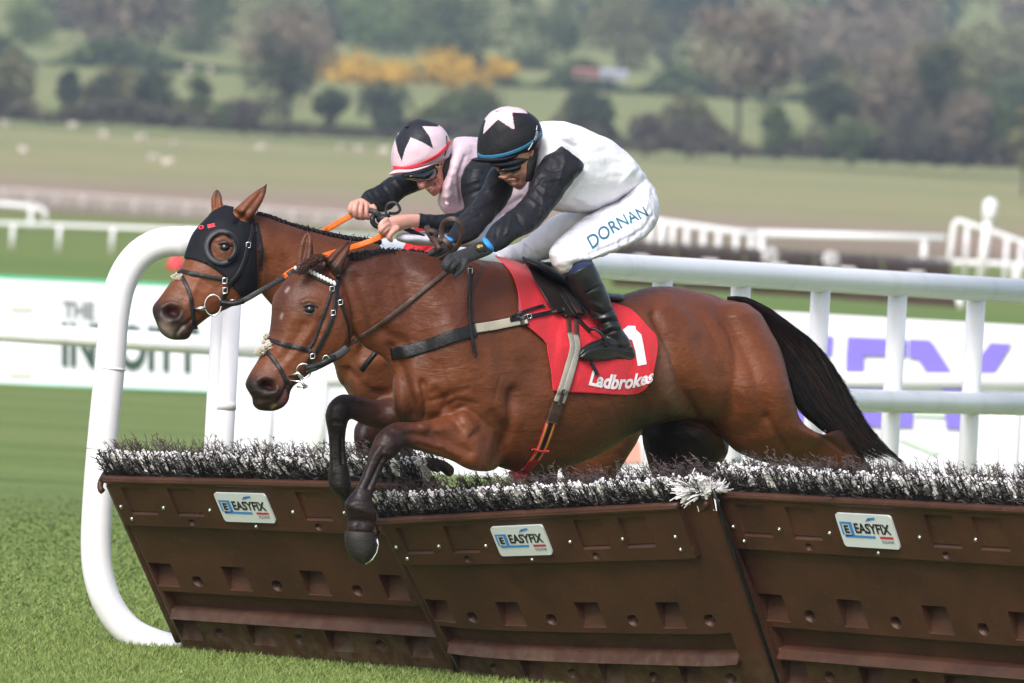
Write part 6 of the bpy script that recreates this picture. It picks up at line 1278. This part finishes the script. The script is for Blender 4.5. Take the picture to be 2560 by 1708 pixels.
# padded ear and chin straps, goggles, ear
def pad(key, secs, base, name, material, parent, vox=.0035):
    mb = MB(); loft(mb, key, secs, base, n=20, cap=.2); S = Skin(remesh(mb, vox)).smooth(3); return S.done(name, material, parent)
M['padding'] = mat('helmet_padding', (.012, .012, .015), .7, bump=.6, bscale=90)
pad('C', [(440, 500, 455, 532, -.125, .07), (530, 495, 535, 545, -.125, .08), (640, 450, 655, 542, -.118, .086), (745, 400, 778, 500, -.105, .085)], bS, 'helmet_lining', M['padding'], h1)
pad('C', [(655, 455, 802, 380, -.155, .03), (662, 520, 796, 470, -.158, .035), (690, 585, 775, 560, -.158, .03), (698, 645, 758, 635, -.145, .025)], bS, 'ear_pad', M['padding'], h1)
pad('C', [(496, 550, 508, 572, -.15, .03), (545, 528, 556, 586, -.158, .042), (612, 512, 612, 588, -.156, .042), (672, 500, 668, 566, -.148, .038)], bS, 'goggles', M['glass'], person1)
pad('C', [(728, 395, 764, 395, -.196, .008), (724, 425, 768, 425, -.198, .010), (735, 455, 758, 458, -.196, .007)], bS, 'ear', mat('ear_skin', (.50, .20, .15), .5), person1, .002)
pad('C', [(736, 408, 754, 408, -.202, .006), (734, 425, 756, 428, -.205, .006)], bS, 'ear_hollow_shade', mat('ear_shadow', (.17, .06, .045), .6), person1, .0016)  # dark pad on the ear, its colour standing for the shade inside
# hands: palm, four fingers and a thumb each
def hand(key, base, palm, fingers, material, colour, name, parent, vox=.0024, it=2):
    mb = MB(); loft(mb, key, palm, base, n=24, ex=2.3, cap=.2)
    for pts, r in fingers:
        p3 = [P(*Q(key, x, y), base(Q(key, x, y)[0])+d) for x, y, d in pts]; s = crom([list(p) for p in p3], 4); n = len(s); mb.tube([Vector(q) for q in s], [r*(1.05-.22*i/(n-1))*(.75 if i in (0,) else 1)*(.6 if i == n-1 else 1) for i in range(n)], 10)
        ellipsoid(mb, Vector(s[-1]), r*.78, r*.78, r*.78, 10, 6)
    S = Skin(remesh(mb, vox)).smooth(it, .5); S.base(colour); return S.done(name, material, parent)
M['glove'] = mat('black_glove', (.014, .014, .017), .6, bump=.5, bscale=150, sheen=.1)
L0 = -.34
hand('C', bS, [(405, 1085, 465, 1175, L0, .030), (330, 1115, 430, 1200, L0, .034), (240, 1150, 330, 1240, L0-.005, .036), (160, 1180, 260, 1265, L0-.01, .036), (120, 1215, 215, 1285, L0-.01, .03)],
     [([(150, 1200, L0-.03), (112, 1235, L0-.04), (92, 1280, L0-.035), (105, 1310, L0-.01)], .0115), ([(170, 1230, L0-.045), (128, 1262, L0-.055), (110, 1300, L0-.045), (125, 1322, L0-.02)], .0115), ([(200, 1245, L0-.05), (160, 1280, L0-.06), (140, 1310, L0-.05), (155, 1325, L0-.025)], .011), ([(235, 1250, L0-.04), (200, 1285, L0-.05), (180, 1315, L0-.045), (190, 1330, L0-.02)], .010), ([(255, 1225, L0-.05), (235, 1290, L0-.055), (200, 1330, L0-.05), (172, 1358, L0-.045)], .0115)], M['glove'], BLK, 'glove', person1)
hand('C', bS, [(110, 1090, 165, 1150, .0, .028), (50, 1120, 120, 1190, .0, .032), (10, 1150, 60, 1225, 0, .03)], [([(20, 1160, -.02), (-15, 1190, -.03), (-5, 1225, -.02)], .011), ([(40, 1190, -.03), (10, 1220, -.04), (25, 1245, -.02)], .011), ([(70, 1190, -.03), (50, 1225, -.04), (60, 1245, -.02)], .010), ([(90, 1180, -.02), (80, 1215, -.03), (85, 1235, -.01)], .009), ([(40, 1150, -.04), (10, 1175, -.05), (-20, 1190, -.04)], .011)], M['glove'], BLK, 'glove', person1)
pad('C', [(318, 1115, 360, 1205, L0-.004, .040), (360, 1095, 425, 1185, L0-.004, .040)], bS, 'glove_cuff', mat('glove_cuff', (.02, .019, .02), .55, bump=.5, bscale=100), person1)
gl = tree([o for o in bpy.data.objects if o.name == 'glove_cuff'][0])
poly_on('C', [(338, 1130), (352, 1118), (362, 1124), (372, 1116), (384, 1128), (380, 1142), (366, 1136), (358, 1148), (342, 1146)], gl, .002, 'cuff_print', M['gold'], person1)
pad('C', [(375, 1078, 450, 1178, L0, .042), (400, 1065, 476, 1165, L0, .043)], bS, 'wristband', M['brightblue'], person1, .003)
pad('C', [(95, 1062, 160, 1115, -.03, .038), (112, 1055, 182, 1100, -.03, .038)], bS, 'wristband', M['brightblue'], person1, .003)
# looped rein ends in the rider's far hand
m_ = MB(); r0 = B1(Q('C', 150, 0)[0])-.25; free_strap(m_, 'C', [(80, 1090, r0), (72, 1010, r0), (95, 950, r0-.01), (150, 925, r0-.02), (205, 950, r0-.02), (228, 1010, r0-.01), (215, 1090, r0), (170, 1160, r0+.02), (120, 1200, r0+.05), (60, 1230, r0+.1)], .018, .006, nrm=(.5, -1, .2)); free_strap(m_, 'C', [(80, 1070, r0), (120, 1110, r0-.01), (160, 1160, r0+.02)], .02, .006); m_.build('rein_loop', M['brown_leather'], bridle1)
m_ = MB(); ftube(m_, 'B', [(775, 1120, r0+.25), (800, 1180, r0+.22), (850, 1240, r0+.2)], .012); ftube(m_, 'B', [(790, 1150, r0+.2), (850, 1170, r0+.2), (840, 1230, r0+.2), (900, 1230, r0+.1)], .012); ftube(m_, 'C', [(0, 1075, r0+.15), (30, 1100, r0+.13), (60, 1160, r0+.1)], .012); m_.build('rein_loop', M['brown_leather'], bridle1)
# whip of the front rider: stick shows below his horse's neck
m_ = MB(); wd = -.15; m_.tube([PK('V', 828, 851, wd), PK('V', 852, 822, wd), PK('V', 882, 786, wd)], [.011, .010, .008], 10); m_.tube([PK('V', 882, 786, wd), PK('V', 960, 700, wd), PK('V', 1040, 602, -.15)], [.006, .006, .009], 8); tag(m_.build('whip', M['leather']), 'black riding whip whose end sticks out below the neck of the front horse', 'whip')
# ---------------------------------------------------------------- rider behind
bT = lambda px: B2(px)
torso2 = [(990, 420, 925, 760, .0, .06), (1015, 365, 868, 880, -.03, .12), (1080, 350, 910, 985, -.06, .17), (1250, 352, 1060, 1060, -.02, .18), (1450, 400, 1300, 1120, 0, .18), (1650, 520, 1500, 1150, 0, .17), (1750, 650, 1650, 1100, 0, .13)]
thigh2 = [(1500, 900, 1700, 1050, 0, .14), (1300, 1050, 1400, 1260, -.1, .12), (1000, 1130, 1050, 1290, -.2, .1), (750, 1150, 780, 1280, -.24, .085), (600, 1165, 620, 1262, -.26, .07), (520, 1180, 540, 1240, -.26, .05)]
arm2 = [(1150, 545, 1350, 600, -.22, .07), (1105, 590, 1345, 690, -.23, .075), (1068, 690, 1330, 800, -.24, .075), (1072, 830, 1320, 930, -.25, .07), (1085, 920, 1290, 1080, -.26, .06), (1085, 972, 1180, 1165, -.27, .055), (960, 1000, 980, 1162, -.28, .05), (830, 1008, 835, 1150, -.29, .045), (712, 1003, 708, 1130, -.30, .038)]
arm2b = [(600, 620, 760, 790, .12, .07), (540, 655, 690, 815, .13, .068), (460, 688, 590, 860, .13, .062), (392, 735, 510, 935, .12, .058), (330, 780, 420, 985, .1, .05), (255, 805, 385, 990, .08, .044), (205, 865, 345, 972, .07, .036)]
mb = MB()
loft(mb, 'B', [(600, 560, 960, 430, -.1, .08), (625, 630, 962, 520, -.1, .078), (680, 690, 945, 610, -.1, .07), (715, 735, 935, 680, -.1, .064), (760, 790, 925, 750, -.1, .055), (790, 822, 900, 800, -.1, .044), (812, 842, 872, 832, -.1, .028)], bT, n=30, ex=2.2)
loft(mb, 'B', [(520, 480, 950, 420, -.1, .08), (520, 380, 930, 340, -.1, .08), (600, 280, 850, 260, -.1, .05)], bT)
loft(mb, 'B', [(690, 705, 790, 690, -.165, .018), (688, 735, 770, 730, -.175, .018), (694, 765, 755, 770, -.18, .019), (706, 790, 760, 790, -.178, .016)], bT, n=16)
loft(mb, 'B', [(770, 800, 850, 775, -.16, .022), (790, 826, 850, 805, -.155, .022)], bT, n=14)
loft(mb, 'B', [(840, 620, 990, 520, -.08, .055), (850, 760, 1000, 600, -.08, .06)], bT)
for l, f in ((torso2, .86), (thigh2, .85), (arm2, .8), (arm2b, .8)): loft(mb, 'B', shrink(l, f), bT, n=24)
S = Skin(remesh(mb, .0036)).smooth(3, .5)
S.carve('B', [([(772, 800), (800, 790), (835, 755)], 3, -.010), ([(760, 770), (790, 760), (850, 720)], 3.5, .004), ([(850, 700), (880, 760)], 4, -.004), ([(760, 740), (790, 770)], 4, -.004), ([(700, 788), (712, 790)], 2, -.004), ([(840, 660), (870, 700)], 7, .005)])
S.base((.50, .20, .16)); S.paint('B', [([(768, 803), (800, 791), (838, 758)], 4.4, (.10, .015, .015), .97), ([(774, 793), (800, 781), (828, 758)], 2.0, (.80, .76, .68), .95), ([(775, 808), (810, 800), (840, 775)], 2.6, (.50, .13, .12), .7), ([(695, 770), (730, 780)], 7, (.60, .22, .18), .6), ([(860, 700), (890, 720)], 8, (.58, .22, .17), .5), ([(830, 840), (880, 800)], 7, (.40, .17, .13), .5)])
person2 = S.done('person', M['skin']); tag(person2, 'rider in pale pink shirt, black sleeves and pink helmet, bare-handed on the hooded horse', 'person')
garment('B', [torso2], bT, .0048, 5, [([(990, 380), (975, 560), (900, 700)], 5, .006), ([(1100, 520), (1050, 660), (1070, 900)], 5, -.007), ([(870, 880), (950, 960), (1000, 1010)], 5, -.006), ([(940, 780), (960, 960)], 5, .005), ([(1380, 1000), (1580, 870)], 6, -.006), ([(1000, 700), (1020, 900)], 6, -.004), ([(860, 860), (960, 850)], 6, .004)], .0045, .07, 11, PNK, [([(850, 900), (900, 960)], 12, (.72, .68, .78), .7), ([(1400, 1050), (1560, 960)], 16, (.55, .38, .48), .7)], 'shirt', person2, (1, 1, 1.5))
m_ = MB(); bvs = tree([o for o in bpy.data.objects if o.name.startswith('shirt')][-1])
hh = hit(bvs, *Q('B', 946, 910))
if hh[0]: ellipsoid(m_, hh[0], .008, .004, .008); m_.build('button', M['white'], person2)
garment('B', [arm2], bT, .0042, 4, [([(1080, 760), (1200, 720)], 5, .006), ([(1080, 860), (1240, 800)], 5, -.006), ([(1120, 620), (1250, 640)], 5, .005), ([(1000, 1010), (1060, 1100)], 4, -.006), ([(900, 1010), (930, 1120)], 4, .005), ([(860, 1040), (900, 1030)], 4, -.006), ([(770, 1020), (770, 1120)], 4, .004)], .004, .05, 13, (.013, .015, .020), None, 'sleeve', person2)
garment('B', [arm2b], bT, .0042, 4, [([(400, 770), (470, 860)], 4, -.006), ([(330, 800), (400, 900)], 4, .006), ([(500, 700), (560, 800)], 5, .005), ([(270, 830), (340, 900)], 4, -.005)], .004, .05, 14, (.013, .015, .020), None, 'sleeve', person2)
garment('B', [thigh2], bT, .0055, 4, None, .004, .07, 15, (.74, .72, .80), None, 'breeches', person2)
h2, bvh2b = helmet('B', [(500, 660, 970, 520, -.1, .09), (480, 632, 982, 448, -.1, .108), (466, 540, 962, 352, -.1, .108), (482, 430, 932, 300, -.1, .102), (528, 322, 888, 256, -.1, .085), (592, 242, 818, 222, -.1, .058), (660, 207, 750, 203, -.1, .028)], bT,
   [([(505, 375), (515, 290), (600, 180), (700, 150), (900, 200), (868, 262), (735, 258), (800, 350), (828, 448), (730, 392), (636, 354), (590, 450), (560, 556), (525, 470)], (.02, .022, .03)), ([(510, 340), (545, 285), (530, 330)], PNK)], PNK,
   [(488, 612), (560, 618), (640, 605), (740, 572), (860, 512), (940, 440), (968, 395)], M['redband'], [(450, 662, 454, 676, -.13, .03), (510, 628, 520, 678, -.12, .075), (640, 622, 650, 662, -.115, .09), (780, 580, 790, 620, -.11, .1), (900, 510, 910, 560, -.1, .1)], person2, .0155, (610, 262))
m_ = MB(); strap(m_, 'B', [(925, 510), (945, 440), (942, 340)], bvh2b, .005, .003, .004); m_.build('helmet_strap', M['leather'], h2)
pad('B', [(560, 665, 600, 700, -.14, .07), (700, 630, 720, 670, -.13, .085), (860, 560, 900, 610, -.11, .088), (930, 490, 980, 560, -.1, .08)], bT, 'helmet_lining', M['padding'], h2)
pad('B', [(862, 585, 988, 490, -.16, .03), (878, 640, 985, 600, -.162, .032), (908, 700, 965, 690, -.155, .026), (900, 785, 942, 775, -.135, .02)], bT, 'ear_pad', M['padding'], h2)
pad('B', [(575, 680, 590, 706, -.15, .03), (640, 650, 660, 722, -.165, .05), (740, 620, 760, 735, -.17, .045), (830, 580, 850, 700, -.16, .035), (870, 590, 890, 650, -.15, .025)], bT, 'goggles', M['glass'], person2)
m_ = MB(); c = PK('B', 868, 590, bT(1095)-.205); m_.tube([c+Vector((a, 0, b)) for a, b in ((-.007, -.008), (.008, -.006), (.007, .008), (-.008, .006), (-.007, -.008))], .0018, 6, False); m_.build('goggle_buckle', M['gold'], person2)
pad('B', [(912, 500, 940, 495, -.192, .008), (908, 525, 945, 525, -.194, .009), (918, 548, 938, 548, -.192, .006)], bT, 'ear', bpy.data.materials['ear_skin'], person2, .002)
HND = (.66, .34, .27); H1 = .04; H2 = -.31
hand('B', bT, [(215, 870, 330, 965, H1, .03), (170, 880, 300, 1010, H1, .034), (130, 905, 270, 1040, H1-.005, .032)],
     [([(150, 905, H1-.03), (122, 955, H1-.045), (130, 1000, H1-.035), (160, 1010, H1-.01)], .0105), ([(180, 900, H1-.035), (160, 960, H1-.055), (168, 1020, H1-.045), (195, 1040, H1-.02)], .0115), ([(215, 905, H1-.035), (205, 970, H1-.058), (212, 1030, H1-.05), (235, 1040, H1-.02)], .0115), ([(255, 920, H1-.03), (252, 980, H1-.05), (262, 1030, H1-.045), (280, 1040, H1-.02)], .011), ([(300, 930, H1-.03), (325, 965, H1-.04), (318, 1000, H1-.04), (290, 1010, H1-.04)], .0115)], M['skin'], HND, 'hand', person2)
hand('B', bT, [(715, 1010, 708, 1115, H2, .028), (620, 1008, 615, 1130, H2, .032), (530, 1015, 530, 1155, H2, .036), (455, 1035, 470, 1165, H2, .036), (415, 1065, 430, 1160, H2, .03)],
     [([(440, 1050, H2-.03), (395, 1085, H2-.045), (378, 1120, H2-.04), (395, 1135, H2-.01)], .0115), ([(450, 1090, H2-.04), (405, 1115, H2-.052), (380, 1150, H2-.045), (398, 1168, H2-.02)], .0115), ([(460, 1120, H2-.04), (425, 1140, H2-.052), (400, 1165, H2-.045), (415, 1180, H2-.02)], .0105), ([(480, 1140, H2-.035), (455, 1165, H2-.045), (435, 1180, H2-.04), (445, 1190, H2-.02)], .010), ([(530, 1120, H2-.045), (480, 1160, H2-.055), (450, 1200, H2-.05), (470, 1228, H2-.045)], .0115)], M['skin'], HND, 'hand', person2)
# rein loops and whip of the rider behind
rd = B2(Q('B', 400, 0)[0])-.2; m_ = MB()
free_strap(m_, 'B', [(285, 975, rd), (340, 990, rd-.01), (385, 1025, rd-.01), (430, 1030, rd-.02)], .020, .008)
free_strap(m_, 'B', [(430, 1030, rd-.02), (425, 970, rd), (440, 925, rd+.02), (490, 905, rd+.02), (530, 930, rd+.01), (545, 975, rd-.01), (510, 1000, rd-.02), (450, 1000, rd-.03)], .010, .006)
ftube(m_, 'B', [(340, 1000, rd), (310, 1040, rd-.02), (320, 1090, rd-.02), (365, 1115, rd-.02), (400, 1080, rd-.02), (390, 1040, rd-.02), (340, 1020, rd)], .010)
ftube(m_, 'B', [(360, 1060, rd-.03), (400, 1040, rd-.04), (450, 1030, rd-.03)], .012)
m_.build('rein_loop', M['leather'], bridle2)
m_ = MB(); m_.tube([PK('B', 500, 1090, B2(1000)-.30), PK('B', 650, 1155, B2(1030)-.30), PK('B', 800, 1225, B2(1070)-.30), PK('B', 1150, 1390, B2(1180)-.3)], [.010, .009, .007, .005], 8); tag(m_.build('whip', M['leather']), 'black riding whip held in the bare left hand of the pink-helmeted rider', 'whip')
# ================================================================ air between here and the hills
hz = MB(); hz.box((0, 1690, 69), 4200, 3700, 142)
hm = bpy.data.materials.new('haze'); hm.use_nodes = True; t = hm.node_tree; t.nodes.remove(t.nodes['Principled BSDF'])
pv = t.nodes.new('ShaderNodeVolumePrincipled'); pv.inputs['Color'].default_value = (.62, .74, .92, 1); pv.inputs['Density'].default_value = .00018; pv.inputs['Anisotropy'].default_value = .0
t.links.new(pv.outputs[0], t.nodes['Material Output'].inputs['Volume'])
tag(hz.build('haze', hm, smooth=False), kind='stuff')
